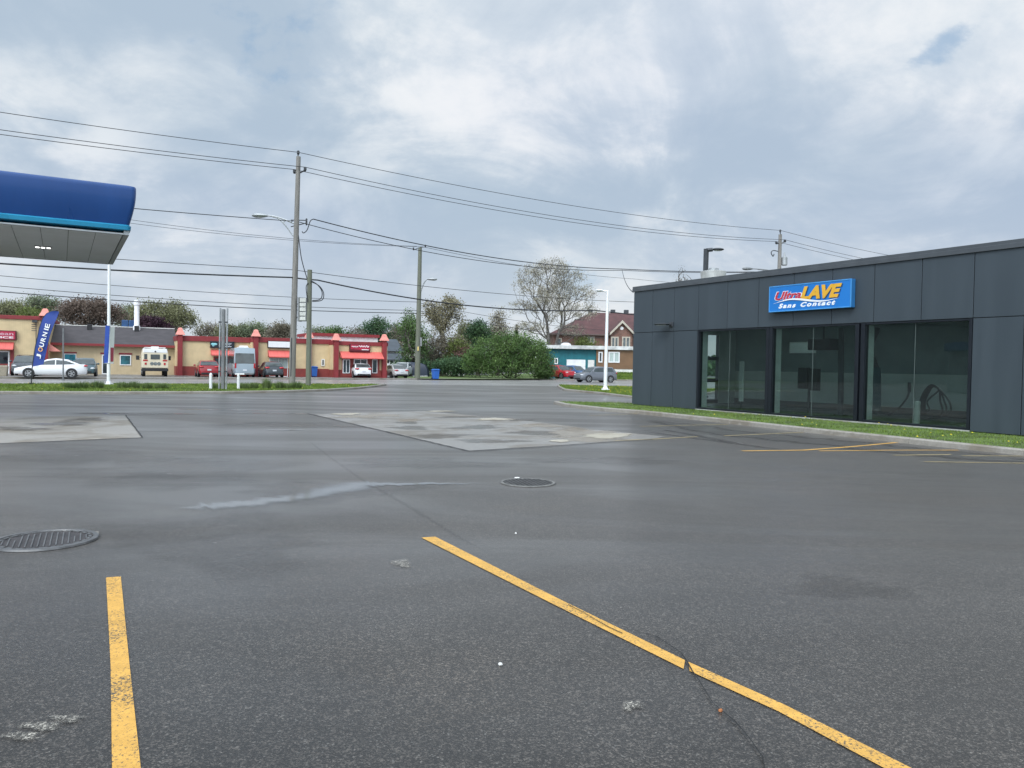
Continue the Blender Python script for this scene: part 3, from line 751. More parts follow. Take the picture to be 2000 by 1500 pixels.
# ================================================================== CAR WASH BUILDING
def frosted():
    m, nt, b = _base('frosted pane')
    t = nt.nodes.new('ShaderNodeBsdfTranslucent'); nt.links.new(_scalec(nt, (.86, .92, .90), _range(nt, _noise(nt, _pos(nt), 1.5, 4), .3, .7, .9, 1.0)), t.inputs[0])
    nt.links.new(t.outputs[0], nt.nodes['Material Output'].inputs[0]); return m
def wash():
    o = thing('car_wash_building', 'long low charcoal panelled car wash with three big dark windows, right of the lot', 'building', (WA.x, WA.y, 0), WF.a)
    sx = lambda px, py=700: WF.sz(px, py)[0]
    seams = [0.0] + [sx(p) for p in (1274, 1316, 1363, 1419.5, 1480, 1548, 1623, 1705, 1797.5, 1899, 1999)]
    end = seams[-1] + 6.0
    while seams[-1] < end - 2.2: seams.append(seams[-1] + 1.55)
    seams.append(end)
    zt, zs = WF.sz(1240, 569)[1], WF.sz(1363, 645)[1]
    zb, zp = .12, WF.sz(1890, 838)[1]
    wins = [(sx(1364.5, 720), sx(1497, 720)), (sx(1507, 720), sx(1671, 720)), (sx(1687, 720), sx(1893, 720))]
    D_ = 8.5
    panel = mat('charcoal panel', (.048, .063, .076), .42, .1, .055, 1.2, spec=.5, stretch=(1.6, 1.6, .18))
    g = .009
    mb = MB()
    for a, b in zip(seams[:-1], seams[1:]):
        mb.box(a + g, b - g, -.03, .02, zs + g, zt)
        if b < wins[0][0] + .2 or a > wins[2][1] - .2:
            mb.box(a + g, b - g, -.03, .02, zb + .02, zs - g)
    mb.build('cladding', panel, o, bevel=.006)
    mb = MB()        # carcass behind the panels
    x0, x1 = wins[0][0] - .07, wins[2][1] + .07
    mb.box(.01, end, .03, .2, zs - .02, zt - .01)
    mb.box(.01, x0, .03, .2, zb, zs - .03); mb.box(x1, end, .03, .2, zb, zs - .03)
    mb.build('wall', M['black'], o)
    side = mat('side panel', (.060, .068, .076), .45, .1, .1, .6)
    zin = zt - .25
    mb = MB()        # street end wall with a glazed door
    dy0, dy1, dz1 = 2.9, 4.6, 3.1
    mb.box(0, .18, .2, dy0, zb, zin); mb.box(0, .18, dy1, D_, zb, zin); mb.box(0, .18, dy0, dy1, dz1, zin)
    for z in (.15, 1.05, 2.0): mb.box(.02, .16, dy0, dy1, z, z + .16)
    mb.build('end_wall', side, o)
    mb = MB(); mb.box(.185, .20, .2, dy0, zb, zin - .1); mb.box(.185, .20, dy1, 5.6, zb, zin - .1); mb.box(.185, .20, dy0, dy1, dz1, zin - .1); mb.build('end_lining', mat('wash bay wall', (.62, .66, .63), .5, var=.1, scale=.8), o)
    mb = MB(); mb.box(end - .2, end, .2, 3, zb, zin); mb.box(end - .2, end, 6, D_, zb, zin); mb.box(end - .2, end, 3, 6, 3.2, zin); mb.build('end_wall', side, o)
    inner = mat('wash bay wall', (.70, .74, .71), .5, var=.1, scale=.8)
    yb = 5.6
    (ax, az), (bx, bz) = WF.sz(1540, 690, -yb), WF.sz(1594.5, 667, -yb)
    zm_ = WF.sz(1750, 730, -yb)[1]
    mb = MB(); mb.box(.18, end - .2, yb, yb + .15, zb + .25, zm_); mb.build('back_wall', inner, o)
    mb = MB(); mb.box(.18, end - .2, yb - .02, yb + .14, zb, zb + .247); mb.build('wall_base', mat('wall base', (.10, .11, .11), .7), o)
    zm_ += .003; mb = MB(); mb.box(.18, ax, yb, yb + .15, zm_, zin); mb.box(bx, end - .2, yb, yb + .15, zm_, zin); mb.box(ax, bx, yb, yb + .15, zm_, az); mb.box(ax, bx, yb, yb + .15, bz, zin)
    mb.build('upper_wall', mat('bay upper wall', (.27, .32, .32), .6, var=.15, scale=.8), o)
    mb = MB()
    for yy, zz in ((1.6, zin - .42), (3.6, zin - .42)): mb.box(.3, end - .4, yy, yy + .09, zz, zz + .16)
    mb.build('ceiling_rail', mat('rail grey', (.33, .36, .36), .5, .3), o)
    for xx_ in (3.4, 6.9, 10.4): mb = MB(); mb.box(xx_, xx_ + 1.2, 4.4, 4.55, zin - .24, zin - .16); mb.build('tube_light', M['offwhite'], o)
    mb = MB(); mb.box(ax, bx, yb + .05, yb + .07, az, bz); mb.build('frosted_window', frosted(), o)
    mb = MB(); mb.box(.19, end - .2, .2, D_, .1, .14); mb.build('bay_floor', concrete_mat('bay floor', (.10, .105, .10), .3), o)
    mb = MB(); mb.box(.19, end - .2, .21, 1.0, zin - .1, zin); mb.box(.19, end - .2, 2.4, D_ - .01, zin - .1, zin); mb.build('ceiling', mat('bay ceiling', (.16, .17, .17), .7), o)
    rm = mat('roof membrane', (.16, .16, .16), .8); mb = MB(); mb.box(0.02, end - .02, .2, 1.0, zin + .01, zt - .08); mb.box(0.02, end - .02, 2.4, D_, zin + .01, zt - .08); mb.box(.02, .6, 1.003, 2.397, zin + .01, zt - .08); mb.build('roof', rm, o)
    mb = MB(); mb.box(.6, end - .5, 1.003, 2.397, zt - .13, zt - .09); mb.build('added_skylight', frosted(), o)  # translucent roof strip added to let more daylight into the bay
    mb = MB(); h = WF.sz(1240, 561)[1] - zt
    mb.box(-.05, end + .05, -.075, .32, zt + .012, zt + .012 + h); mb.box(-.05, .25, .32, D_, zt + .012, zt + .012 + h); mb.box(-.05, end, D_, D_ + .3, zt + .012, zt + .012 + h)
    mb.box(-.052, end + .05, -.085, -.07, zt - .03, zt + h * .55)
    mb.build('coping', mat('coping metal', (.085, .095, .105), .4, .3, .08), o, bevel=.01)
    mb = MB(); mb.box(x0, x1, -.06, .18, .02, zp - .03); mb.build('foundation', concrete_mat('foundation', (.34, .34, .32), 0), o, bevel=.01)
    glass = glass_mat('tinted window glass', (.65, .73, .715), 1.75, (.10, .13, .13), .02)
    fr = mat('window frame', (.012, .016, .022), .35, .2, .05)
    for i, (a, b) in enumerate(wins):
        mb = MB(); w = .05
        mb.box(a - .02, b + .02, -.02, .16, zs - .055, zs - .012); mb.box(a - .02, b + .02, -.02, .16, zp - .03, zp + .03)
        la = .07 if i == 0 else .10; rb = .10 if i < 2 else .06
        mb.box(a - la, a + .02, -.035, .165, zp - .028, zs - .014); mb.box(b - .02, b + rb, -.035, .165, zp - .028, zs - .014)
        f = mb.build('window', fr, o, bevel=.005)
        mid = (a + b) / 2 if i != 0 else a + (b - a) * .46
        for p, q in ((a + .02, mid - .006), (mid + .006, b - .02)):
            mb = MB(); mb.box(p, q, .06, .072, zp + .03, zs - .055); mb.build('pane', glass, f)
        mb = MB(); mb.box(mid - .006, mid + .006, .055, .075, zp + .03, zs - .056); mb.build('seal', mat('silicone seal', (.10, .13, .125), .5), f)
        mb = MB(); mb.box(a - .03, a + .018, .17, .42, zp + .03, zs - .056); mb.build('jamb', mat('pale jamb', (.50, .54, .51), .5), f)
    # roof fan
    c = WF.sz(1393, 540, -3.0); zr = zt - .08
    top = WF.sz(1393, 527.5, -3.0)[1]; r = (WF.sz(1411, 535, -3.0)[0] - WF.sz(1375, 535, -3.0)[0]) / 2
    t2 = thing('roof_fan', 'round pale metal exhaust fan on the charcoal roof beside dark lamp', 'exhaust fan', tuple(WF.o + WF.u * c[0] + WF.n * 3.0) [:2] + (zr,), WF.a)
    mb = MB(); H = top - zr
    mb.tube([(0, 0, 0), (0, 0, H * .5), (0, 0, H * .55), (0, 0, H * .93), (0, 0, H * .95)], [r * .8, r * .8, r * .92, r, r * .86], 24); mb.build('housing', mat('fan housing', (.55, .56, .54), .4, .4), t2, True)
    mb = MB(); mb.cyl((0, 0, H * .95), r * .35, H * .12, 12); mb.box(-r * .5, -r * .3, -.05, .05, H * .94, H * 1.06); mb.box(r * .35, r * .5, -.05, .05, H * .94, H * 1.05); mb.build('motor_cap', M['steel'], t2, True)
    # wall lamp
    (lx, lz), (rx, _) = WF.sz(1281, 634, .35), WF.sz(1306, 634, .35)
    q = WF.o + WF.u * ((lx + rx) / 2) + WF.n * -.03
    wl_ = thing('wall_lamp', 'flat dark floodlight mounted on left end of charcoal facade', 'lamp', (q.x, q.y, lz), WF.a)
    mb = MB(); w = (rx - lx) / 2
    mb.ell((-.05, -.32, 0), (w, .22, .045), 14, 6); mb.build('lamp_head', M['dkgrey'], wl_, True)
    mb = MB(); mb.box(w * .35, w * .6, -.3, 0, -.03, .02); mb.box(w * .2, w * .75, -.05, 0, -.09, .09); mb.build('bracket', M['dkgrey'], wl_, bevel=.01)
    mb = MB(); mb.ell((-.05, -.32, -.035), (w * .7, .15, .02), 12, 5); mb.build('lens', M['lampclear'], wl_, True)
    # sign
    off = .22
    (ax, a1), (bx, b1) = WF.sz(1503, 560, off), WF.sz(1664, 544, off)
    a0 = WF.sz(1503, 612, off)[1]; b0 = WF.sz(1664, 598, off)[1]
    z0, z1 = (a0 + b0) / 2, (a1 + b1) / 2; W, H = bx - ax, z1 - z0
    q = WF.o + WF.u * ax
    s = thing('shop_sign', 'bright blue lightbox sign with red and yellow lettering on charcoal facade', 'sign', (q.x, q.y, z0), WF.a)
    blue = mat('sign blue', (.012, .17, .52), .35, var=.06, scale=.5)
    mb = MB(); mb.box(0, W, -off, -.045, 0, H); mb.build('cabinet', mat('sign side blue', (.02, .14, .36), .4, var=.05), s, bevel=.012)
    mb = MB(); e = .035
    for b in ((0, W, 0, e), (0, W, H - e, H), (0, e, e, H - e), (W - e, W, e, H - e)): mb.box(b[0], b[1], -off - .018, -off + .005, b[2], b[3])
    mb.build('rim', mat('sign rim blue', (.06, .27, .60), .35), s, bevel=.004)
    mb = MB(); mb.box(e, W - e, -off - .007, -off + .003, e, H - e); mb.build('face_panel', blue, s)
    y = -off - .008
    c3 = lambda u, v, dy=0: (u * W, y - dy, v * H)
    wht, red, yel = mat('sign white', (.82, .85, .88), .4, var=.03), mat('sign red', (.50, .03, .06), .4, var=.05), mat('sign yellow', (.74, .40, .035), .4, var=.05)
    dk = mat('sign shadow', (.015, .06, .16), .5)
    T = (0, -.006, 0)
    lettering('Ultra', (c3(.070, .428), c3(.424, .428), c3(.088, .775)), T, wht, s, 'letter_outline', .18, .05)
    lettering('Ultra', (c3(.080, .445, .007), c3(.414, .445, .007), c3(.096, .757, .007)), T, red, s, 'lettering', .18, .03)
    lettering('LAVE', (c3(.418, .365, .002), c3(.892, .365, .002), c3(.434, .855, .002)), T, dk, s, 'letter_shadow', .22, .055)
    lettering('LAVE', (c3(.408, .385, .013), c3(.882, .385, .013), c3(.424, .880, .013)), T, yel, s, 'lettering', .22, .055)
    lettering('Sans', (c3(.130, .125), c3(.350, .125), c3(.136, .305)), T, wht, s, 'lettering', .25, .05, 1.35)
    lettering('Contact', (c3(.410, .125), c3(.822, .125), c3(.416, .305)), T, wht, s, 'lettering', .25, .05, 1.35)
    mb = MB(); N = 30; up, lo_ = [], []
    for i in range(N + 1):
        t = i / N; u = .065 + .80 * t
        if t < .55: v = .30 + .165 * math.sin(math.pi * min(1, t / .80))
        v = .36 + .085 * math.sin(2 * math.pi * (t * .98 - .03)) + (.06 * (t - .5) if t > .5 else -.12 * max(0, .25 - t))
        th = .002 + .034 * math.sin(math.pi * t) ** 1.2
        up.append(c3(u, v + th, .02)); lo_.append(c3(u, v - th, .02))
    mb.add(up + lo_, [(i, i + 1, N + 2 + i, N + 1 + i) for i in range(N)]); mb.build('swoosh', wht, s)
    # things in the wash bay
    def at(px, py, d): a, z = WF.sz(px, py, -d); return (a, d, z)
    def wthing(name, label, cat, px, d):
        a = WF.sz(px, 760, -d)[0]; q = WF.o + WF.u * a + WF.n * d
        t = thing(name, label, cat, (q.x, q.y, .14), WF.a)
        return t, (lambda x, yy, dd=d: (WF.sz(x, yy, -dd)[0] - a, dd - d, max(.01, WF.sz(x, yy, -dd)[1] - .14)))
    t, L = wthing('wash_hose', 'black hose coiled in loops behind right window of the car wash', 'hose', 1820, 1.6)
    mb = MB()
    def smooth(pts, k=6):
        pts = [Vector(p) for p in pts]; o2 = []
        for i in range(len(pts) - 1):
            p0, p1, p2, p3 = pts[max(i - 1, 0)], pts[i], pts[i + 1], pts[min(i + 2, len(pts) - 1)]
            for j in range(k):
                q = j / k
                o2.append(.5 * ((2 * p1) + (p2 - p0) * q + (2 * p0 - 5 * p1 + 4 * p2 - p3) * q * q + (3 * p1 - p0 - 3 * p2 + p3) * q ** 3))
        return o2 + [pts[-1]]
    for k, (rx_, by) in enumerate(((1857, 815), (1847, 817), (1838, 818), (1812, 806))):
        pts = [L(1801 + k, 806 + k), L(1797 + k * 2, 785), L(1807 + k * 2, 762), L(1820, 752 + k), L(1836 - k * 2, 762), L(rx_ - 4, 783), L(rx_, 800), L(rx_ - 9, by - 3), L(rx_ - 34, by)]
        mb.tube([p + Vector((0, .03 * k, 0)) for p in smooth(pts)], .026, 8)
    mb.tube(smooth([L(1735, 811), L(1756, 796), L(1772, 776), L(1776, 760)]), .028, 8)
    mb.build('hose', M['black'], t, True)
    mb = MB(); mb.tube([L(1776, 766), L(1776, 747)], .045, 8); mb.build('nozzle', M['black'], t, True)
    t, L = wthing('wash_bollard', 'short pale grey bollard beside hose inside the car wash', 'bollard', 1792, 1.2)
    mb = MB(); mb.tube([(0, 0, 0), L(1792, 785), L(1792, 783)], [.085, .085, .05], 12); mb.build('post', mat('bay bollard', (.45, .46, .43), .6), t, True)
    t, L = wthing('brush_boom', 'bent dark teal wash arm hanging behind right window of the car wash', 'wash arm', 1712, 1.8)
    mb = MB(); mb.tube([L(1714, 640), L(1694, 692), L(1704, 700), L(1711, 722)], [.09, .09, .1, .12], 8); mb.build('boom', M['black'], t, True)
    mb = MB(); mb.tube([L(1711, 718), L(1713, 748), L(1713, 803)], [.13, .12, .12], 8); mb.build('brush', mat('dark teal brush', (.02, .06, .07), .8), t, True)
    t, L = wthing('wash_post', 'tall dark post standing behind middle window of the car wash', 'post', 1643, 2.2)
    mb = MB(); mb.tube([(0, 0, 0), L(1643, 690), L(1643, 640)], .09, 8); mb.box(-.16, .16, -.16, .16, 0, .05); mb.build('post', M['dkgrey'], t)
    t, L = wthing('wash_monitor', 'dark double box on a stand in the middle of the wash bay', 'cabinet', 1580, 2.6)
    p = L(1580, 718); mb = MB(); mb.box(-.42, -.04, -.1, .1, p.z - .75 if hasattr(p, 'z') else p[2] - .75, p[2], 0); mb.box(.04, .40, -.1, .1, p[2] - .8, p[2] - .03); mb.build('cabinet', M['black'], t, bevel=.02)
    mb = MB(); mb.tube([(0, 0, 0), (0, 0, p[2] - .6)], .04, 8); mb.build('stand', M['dkgrey'], t)
    t, L = wthing('splash_screen', 'narrow white vertical panel behind left window of the car wash', 'panel', 1448, 2.0)
    a, b = L(1448, 784), L(1449, 706); mb = MB(); mb.box(-.10, .10, -.03, .03, a[2], b[2]); mb.build('panel', M['offwhite'], t, bevel=.01)
    mb = MB(); mb.tube([(0, 0, 0), (0, 0, a[2])], .03, 8); mb.build('stand', M['dkgrey'], t)
    t, L = wthing('wash_heater', 'black heater box hung from the ceiling of the wash bay', 'heater', 1606, 3.5)
    a, b = L(1606, 684), L(1606, 662); mb = MB(); mb.box(-.45, .45, -.3, .3, a[2], b[2]); mb.build('housing', M['black'], t, bevel=.03)
    mb = MB(); mb.tube([(0, 0, b[2]), (0, 0, zin - .26)], .03, 8); mb.build('hanger', M['dkgrey'], t)
    return o
wash()

# ================================================================== GAS CANOPY
def canopy():
    zf = 4.6
    c = D(253, 455, 18.4); c2 = None
    ang = math.atan2(WF.n.y, WF.n.x)                       # runs along the street
    # front right corner of the soffit
    d = ray(251, 456); t = (zf - CAM_H) / d.z; cr = Vector((d.x * t, d.y * t, 0))
    o = thing('fuel_canopy', 'gas station canopy with curved deep blue fascia and grey panelled soffit', 'canopy', (cr.x, cr.y, 0), ang)
    d2 = ray(236, 516); t2 = (zf - CAM_H) / d2.z; cb = Vector((d2.x * t2, d2.y * t2, 0)) - cr
    dep = cb.dot(Vector((-math.sin(ang), math.cos(ang), 0)))
    Lx = 26.0
    ptop = D(200, 364, (cr.y)); 
    H = 1.06
    blue = mat('canopy blue', (.009, .060, .225), .32, var=.10, scale=.6, stretch=(1.5, 1.5, .25), coat=.3)
    prof = []                                             # (outward, height) of the bulging fascia
    N = 14
    for i in range(N + 1):
        t_ = i / N
        prof.append((.02 + .135 * math.sin(min(1, t_ / .9) * math.pi / 2), .19 + (H - .19) * t_))
    prof += [(.14, H + .035), (.08, H + .055), (-.05, H + .06)]
    def ring(out, z): return [(-Lx, -out, zf + z), (out, -out, zf + z), (out, dep + out, zf + z), (-Lx, dep + out, zf + z)]
    mb = MB()
    def rr(out, z, r=.11):
        pts = [(-Lx, -out, zf + z)]
        for k in range(7):
            a = -math.pi / 2 + (math.pi / 2) * k / 6; pts.append((out - r + r * math.cos(a), -out + r + r * math.sin(a), zf + z))
        for k in range(7):
            a = (math.pi / 2) * k / 6; pts.append((out - r + r * math.cos(a), dep + out - r + r * math.sin(a), zf + z))
        pts.append((-Lx, dep + out, zf + z)); return pts
    mb.loft([rr(a, b) for a, b in prof]); mb.build('fascia', blue, o, True)
    mb = MB(); mb.loft([rr(.02, .06, .1), rr(.05, .075, .1), rr(.06, .165, .1), rr(.03, .195, .1)]); mb.build('trim_stripe', mat('canopy light blue', (.015, .24, .42), .3, var=.06, coat=.3), o, True)
    mb = MB(); n = 0; x = -.12; sof = M['soffit']; w = .56
    while x > -Lx + 1:
        mb.box(x - w + .006, x - .006, .1, dep - .1, zf - .03, zf + .01); x -= w
    mb.build('soffit', sof, o)
    mb = MB(); mb.box(-Lx, .0, .08, dep - .08, zf - .012, zf + .008); mb.build('soffit_backing', M['dkgrey'], o)
    mb = MB()
    mb.box(-.10, .015, .02, dep - .02, zf - .035, zf + .07); mb.box(-Lx, -.10, .005, .09, zf - .036, zf - .003); mb.box(-Lx, -.10, dep - .09, dep - .005, zf - .036, zf - .003)
    mb.build('soffit_edge', mat('soffit edge', (.40, .43, .45), .5), o)
    # recessed lamps
    d = ray(84, 480); t = (zf - CAM_H) / d.z; lp = Vector((d.x * t, d.y * t, 0)) - cr
    lx, ly = lp.dot(Vector((math.cos(ang), math.sin(ang), 0))), lp.dot(Vector((-math.sin(ang), math.cos(ang), 0)))
    for k in range(4):
        xx = lx - k * 5.0
        mb = MB(); mb.box(xx - .20, xx + .20, ly - .15, ly + .15, zf - .05, zf - .031); f = mb.build('ceiling_lamp', mat('lamp plate', (.33, .34, .35), .5), o, bevel=.005)
        mb = MB()
        for q in (-.13, 0, .13): mb.box(xx + q - .045, xx + q + .045, ly - .08, ly + .08, zf - .058, zf - .0505)
        mb.build('led', mat('led light', (1, 1, .97), .3, emit=3.0), f)
    # columns out to the left
    for k in (8.0, 18.0):
        mb = MB(); mb.box(-k - .2, -k + .2, dep / 2 - .2, dep / 2 + .2, .15, zf - .04); mb.build('column', M['white'], o, bevel=.02)
    mb = MB(); mb.box(-20, -6, dep / 2 - .6, dep / 2 + .6, .0, .15); tag(mb.build('pump_island', M['kerb'], o, bevel=.03))
    for k in (10.5, 15.5):
        q = cr + Vector((math.cos(ang), math.sin(ang), 0)) * -k + Vector((-math.sin(ang), math.cos(ang), 0)) * dep / 2
        p = thing('fuel_pump', 'red and white fuel pump under the blue canopy' if k < 12 else 'red and white fuel pump farther along under the blue canopy', 'fuel pump', (q.x, q.y, .15), ang)
        mb = MB(); mb.box(-.5, .5, -.28, .28, 0, 1.0); mb.build('body', M['white'], p, bevel=.03)
        mb = MB(); mb.box(-.5, .5, -.28, .28, 1.01, 2.1); mb.build('head', M['lampred'], p, bevel=.05)
        mb = MB(); mb.box(-.3, .3, -.30, -.28, 1.2, 1.7); mb.build('screen', M['carglass'], p)
        mb = MB(); mb.tube([(.52, 0, 1.6), (.7, 0, 1.0), (.65, 0, .4), (.55, 0, .9)], .02, 6); mb.build('hose', M['black'], p)
M['soffit'] = mat('soffit panel', (.72, .76, .80), .45, var=.08, scale=.6)
canopy()

# ================================================================== STRIP OF SHOPS ACROSS THE STREET
TH = R(27)
tan = stripe_mat('tan siding', (.62, .485, .285), .14, 0, .16)
tan2 = stripe_mat('tan siding plain', (.53, .425, .265), .3, 0, .08)
redt = mat('dark red trim', (.235, .028, .032), .55, var=.1)
redb = mat('brick red base', (.235, .042, .036), .7, var=.12)
sal = stripe_mat('salmon metal', (.66, .135, .115), .35, 0, .22, .08, .5)
salc = mat('salmon cap', (.72, .27, .22), .5, var=.08)
A0 = P(345, 733.3, .13)
F1 = Face(A0, TH)
class Shop:
    """a shop front measured on the photo; everything is kept in the frame of one root"""
    def __init__(s, root, face, fwd): s.r, s.F, s.f = root, face, fwd
    def p(s, px, py, off=0.0):
        a, z = s.F.sz(px, py, s.f + off); return a, -(s.f + off), z
    def rect(s, name, px0, py0, px1, py1, m, off=0.0, th=.06, parent=None, bevel=0):
        x0, y, z1 = s.p(px0, py0, off + th); x1, _, z0 = s.p(px1, py1, off + th); zt = s.p(px1, py0, off + th)[2]
        mb = MB(); mb.box(x0, x1, y, y + th, z0, z1); return mb.build(name, m, parent or s.r, bevel=bevel)
    def window(s, px0, py0, px1, py1, off=.02, fr=None, glass=None, mull=1, fw=.06, name='window', door=False):
        x0, y, z1 = s.p(px0, py0, off); x1, _, z0 = s.p(px1, py1, off)
        if door: z0 = .13
        mb = MB(); y0, y1 = y - .06, y + .01
        mb.box(x0, x1, y0, y1, z1 - fw, z1); mb.box(x0, x1, y0, y1, z0, z0 + fw); mb.box(x0, x0 + fw, y0, y1, z0 + fw, z1 - fw); mb.box(x1 - fw, x1, y0, y1, z0 + fw, z1 - fw)
        for k in range(1, mull): xm = x0 + (x1 - x0) * k / mull; mb.box(xm - fw / 2, xm + fw / 2, y0, y1, z0 + fw, z1 - fw)
        w = mb.build(name, fr or M['white'], s.r)
        mb = MB(); mb.box(x0 + fw, x1 - fw, y - .025, y - .005, z0 + fw, z1 - fw); mb.build('pane', glass or M['shopglass'], w)
        return w
    def awning(s, px0, py0, px1, py1, out=.9, m=None):
        x0, y, z1 = s.p(px0, py0); x1 = s.p(px1, py0)[0]; z0 = s.p((px0 + px1) / 2, py1, out)[2]
        mb = MB(); a, b = (x0, y, z1), (x1, y, z1); c, d = (x1, y - out, z0), (x0, y - out, z0)
        dz = Vector((0, 0, -.09)); up = [Vector(v) for v in (a, b, c, d)]
        mb.prism([v + dz for v in up], up); mb.ext([a, d, (x0, y, z0)], (.03, 0, 0)); mb.ext([b, c, (x1, y, z0)], (-.03, 0, 0))
        return mb.build('awning', m or sal, s.r)
def pillar(root, x, yf, z1, w=.44, cap=True):
    mb = MB(); mb.box(x - w / 2, x + w / 2, yf - .35, yf + .2, .1, z1); p = mb.build('pillar', redt, root, bevel=.02)
    if cap:
        mb = MB(); a = w * .95
        prof = [(a, 0), (a * .93, .08), (a * .62, .36), (a * .45, .60), (a * .28, .68)]
        mb.loft([[(x + sx_ * r, yf - .08 + sy * r, z1 + .01 + h) for sx_, sy in ((-1, -1), (1, -1), (1, 1), (-1, 1))] for r, h in prof]); mb.build('cap', salc, p)
    return p
def strip():
    o = thing('shop_building', 'tan and red strip of shops with salmon awnings and pyramid caps', 'building', (A0.x, A0.y, 0), TH)
    s1, s2, s3 = Shop(o, F1, 0), Shop(o, F1, 1.5), Shop(o, F1, 3.0)
    secs = [(s1, 345, 492, 655.0, 665.5, 715), (s2, 493, 651, 658.3, 668.2, 718.5), (s3, 650, 757, 665.8, 673.5, 722)]
    for s, a, b, t0, t1, bb in secs:
        x0, y, zt = s.p(a, t0); x1 = s.p(b, t0)[0]; zm = s.p(a, t1)[2]; zbb = s.p(a, bb)[2]
        mb = MB(); mb.box(x0, x1, y, 9, zbb, zt - .2); mb.build('wall', tan, o)
        mb = MB(); mb.box(x0 - .03, x1 + .03, y - .14, 9.1, zm, zt); mb.build('roof_trim', redt, o, bevel=.02)
        mb = MB(); mb.box(x0 - .01, x1 + .01, y - .05, 9.05, .05, zbb); mb.build('base_wall', redb, o)
        pillar(o, x0 + .3, y - .1, zt + .05)
    x, y, z = s3.p(753, 667); pillar(o, x - .2, y - .1, z + .05)
    x, y, z = s2.p(603, 661); pillar(o, x, y - .1, z + .05)
    # raised box on the roof
    z0 = s3.p(700, 666)[2]; a = F1.sz(606, 655, -2)[0]; b = F1.sz(738, 655, -2)[0]; zt = F1.sz(700, 653, -2)[1]; zm = F1.sz(700, 658.5, -2)[1]
    mb = MB(); mb.box(a, b, 2, 8, z0 - .4, zm); mb.build('roof_box', mat('white roof box', (.66, .67, .67), .6), o)
    mb = MB(); mb.box(a - .15, b + .15, 1.8, 8.2, zm + .003, zt); mb.build('roof_box_trim', redt, o)
    # section 1
    s1.awning(411.5, 682.5, 458, 693, .8)
    s1.window(417, 697, 452, 733, fr=redt, fw=.14, mull=2, name='door', door=True)
    # section 2
    s2.awning(523, 683.5, 569, 696.5, .8)
    s2.window(526, 699, 562, 733, glass=M['palewin'], mull=2, name='door', fr=M['white'], door=True)
    s2.window(627.5, 701, 634, 715, fr=M['offwhite'], fw=.1)
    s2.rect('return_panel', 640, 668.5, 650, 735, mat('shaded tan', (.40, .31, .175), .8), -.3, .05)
    # section 3
    s3.awning(663, 686, 745, 699, 1.0)
    s3.rect('entrance_surround', 668, 700, 741, 735, redb, .052, .04)
    s3.window(669.5, 702, 683, 729, .10, mull=2, name='door')
    s3.window(691, 701, 717, 722, .10, mull=2, fw=.08)
    s3.window(727, 702, 736.5, 729, .10, name='door')
    # signs are things of their own
    def sign(name, label, s, px0, py0, px1, py1, m, off=.28):
        x0, y, z1 = s.p(px0, py0, off); x1, _, z0 = s.p(px1, py1, off)
        w = Vector((math.cos(TH), math.sin(TH), 0)); n = Vector((-math.sin(TH), math.cos(TH), 0))
        q = A0 + w * x0 + n * y
        t = thing(name, label, 'sign', (q.x, q.y, z0), TH)
        W, H = x1 - x0, z1 - z0
        mb = MB(); mb.box(0, W, 0, off - .02, 0, H); mb.build('cabinet', m, t, bevel=.02)
        return t, W, H
    dark = mat('dark sign', (.014, .018, .026), .3)
    t, W, H = sign('shop_sign', 'black shop sign with pale teal emblem above red car', s1, 410.5, 666, 458, 680.5, dark)
    mb = MB(); rx, rz = W * .13, H * .33; c = (W * .16, -.012, H * .56)
    mb.ell(c, (rx, .012, rz * .55), 14, 6); mb.ell((W * .13, -.012, H * .40), (rx * .45, .014, rz * .6), 10, 6); mb.build('emblem', mat('teal emblem', (.25, .55, .60), .4, var=.4, scale=6), t, True)
    lettering('Café', ((W * .70, -.012, H * .48), (W * .90, -.012, H * .48), (W * .70, -.012, H * .84)), (0, -.01, 0), M['greysteel'], t) if False else None
    mb = MB()
    for k in range(9):
        x = W * (.62 + .028 * k); mb.tube([(x, -.02, H * (.50 + .1 * math.sin(k * 1.9))), (x + W * .02, -.02, H * (.72 + .12 * math.sin(k * 2.7)))], .03, 5)
    mb.build('script_mark', mat('sign script grey', (.45, .5, .55), .5), t)
    mb = MB(); mb.box(W * .60, W * .87, -.02, .005, H * .18, H * .32); mb.build('script_line', mat('sign script grey', (.45, .5, .55), .5), t)
    t, W, H = sign('shop_sign', 'blank white shop sign above salmon awning and pale double doors', s2, 523, 665.5, 569.5, 681, M['black'])
    mb = MB(); mb.box(.06, W - .04, -.012, .01, .10, H - .05); mb.build('face_panel', M['white'], t)
    t, W, H = sign('shop_sign', 'red shop sign with faded white script over widest salmon awning', s3, 683, 672, 723, 687.5, mat('sign maroon', (.10, .012, .02), .4))
    mb = MB(); mb.box(.12, W - .06, -.012, .01, .22, H - .05); mb.build('face_panel', mat('crimson sign face', (.36, .02, .05), .4, var=.35, scale=1.4), t)
    mb = MB()
    pts = [(W * (.44 + .5 * k / 22), -.03, H * (.72 + .10 * math.sin(k * 1.25) - .1 * (k > 14) * math.sin(k))) for k in range(23)]
    mb.tube(pts, .035, 5)
    mb.tube([(W * (.10 + .3 * k / 14), -.03, H * (.66 + .09 * math.sin(k * 1.6))) for k in range(15)], .028, 5); mb.build('script_mark', M['white'], t)
    mb = MB(); mb.box(W * .58, W * .93, -.03, .0, H * .24, H * .34); mb.build('script_line', M['white'], t)
    return o
strip()

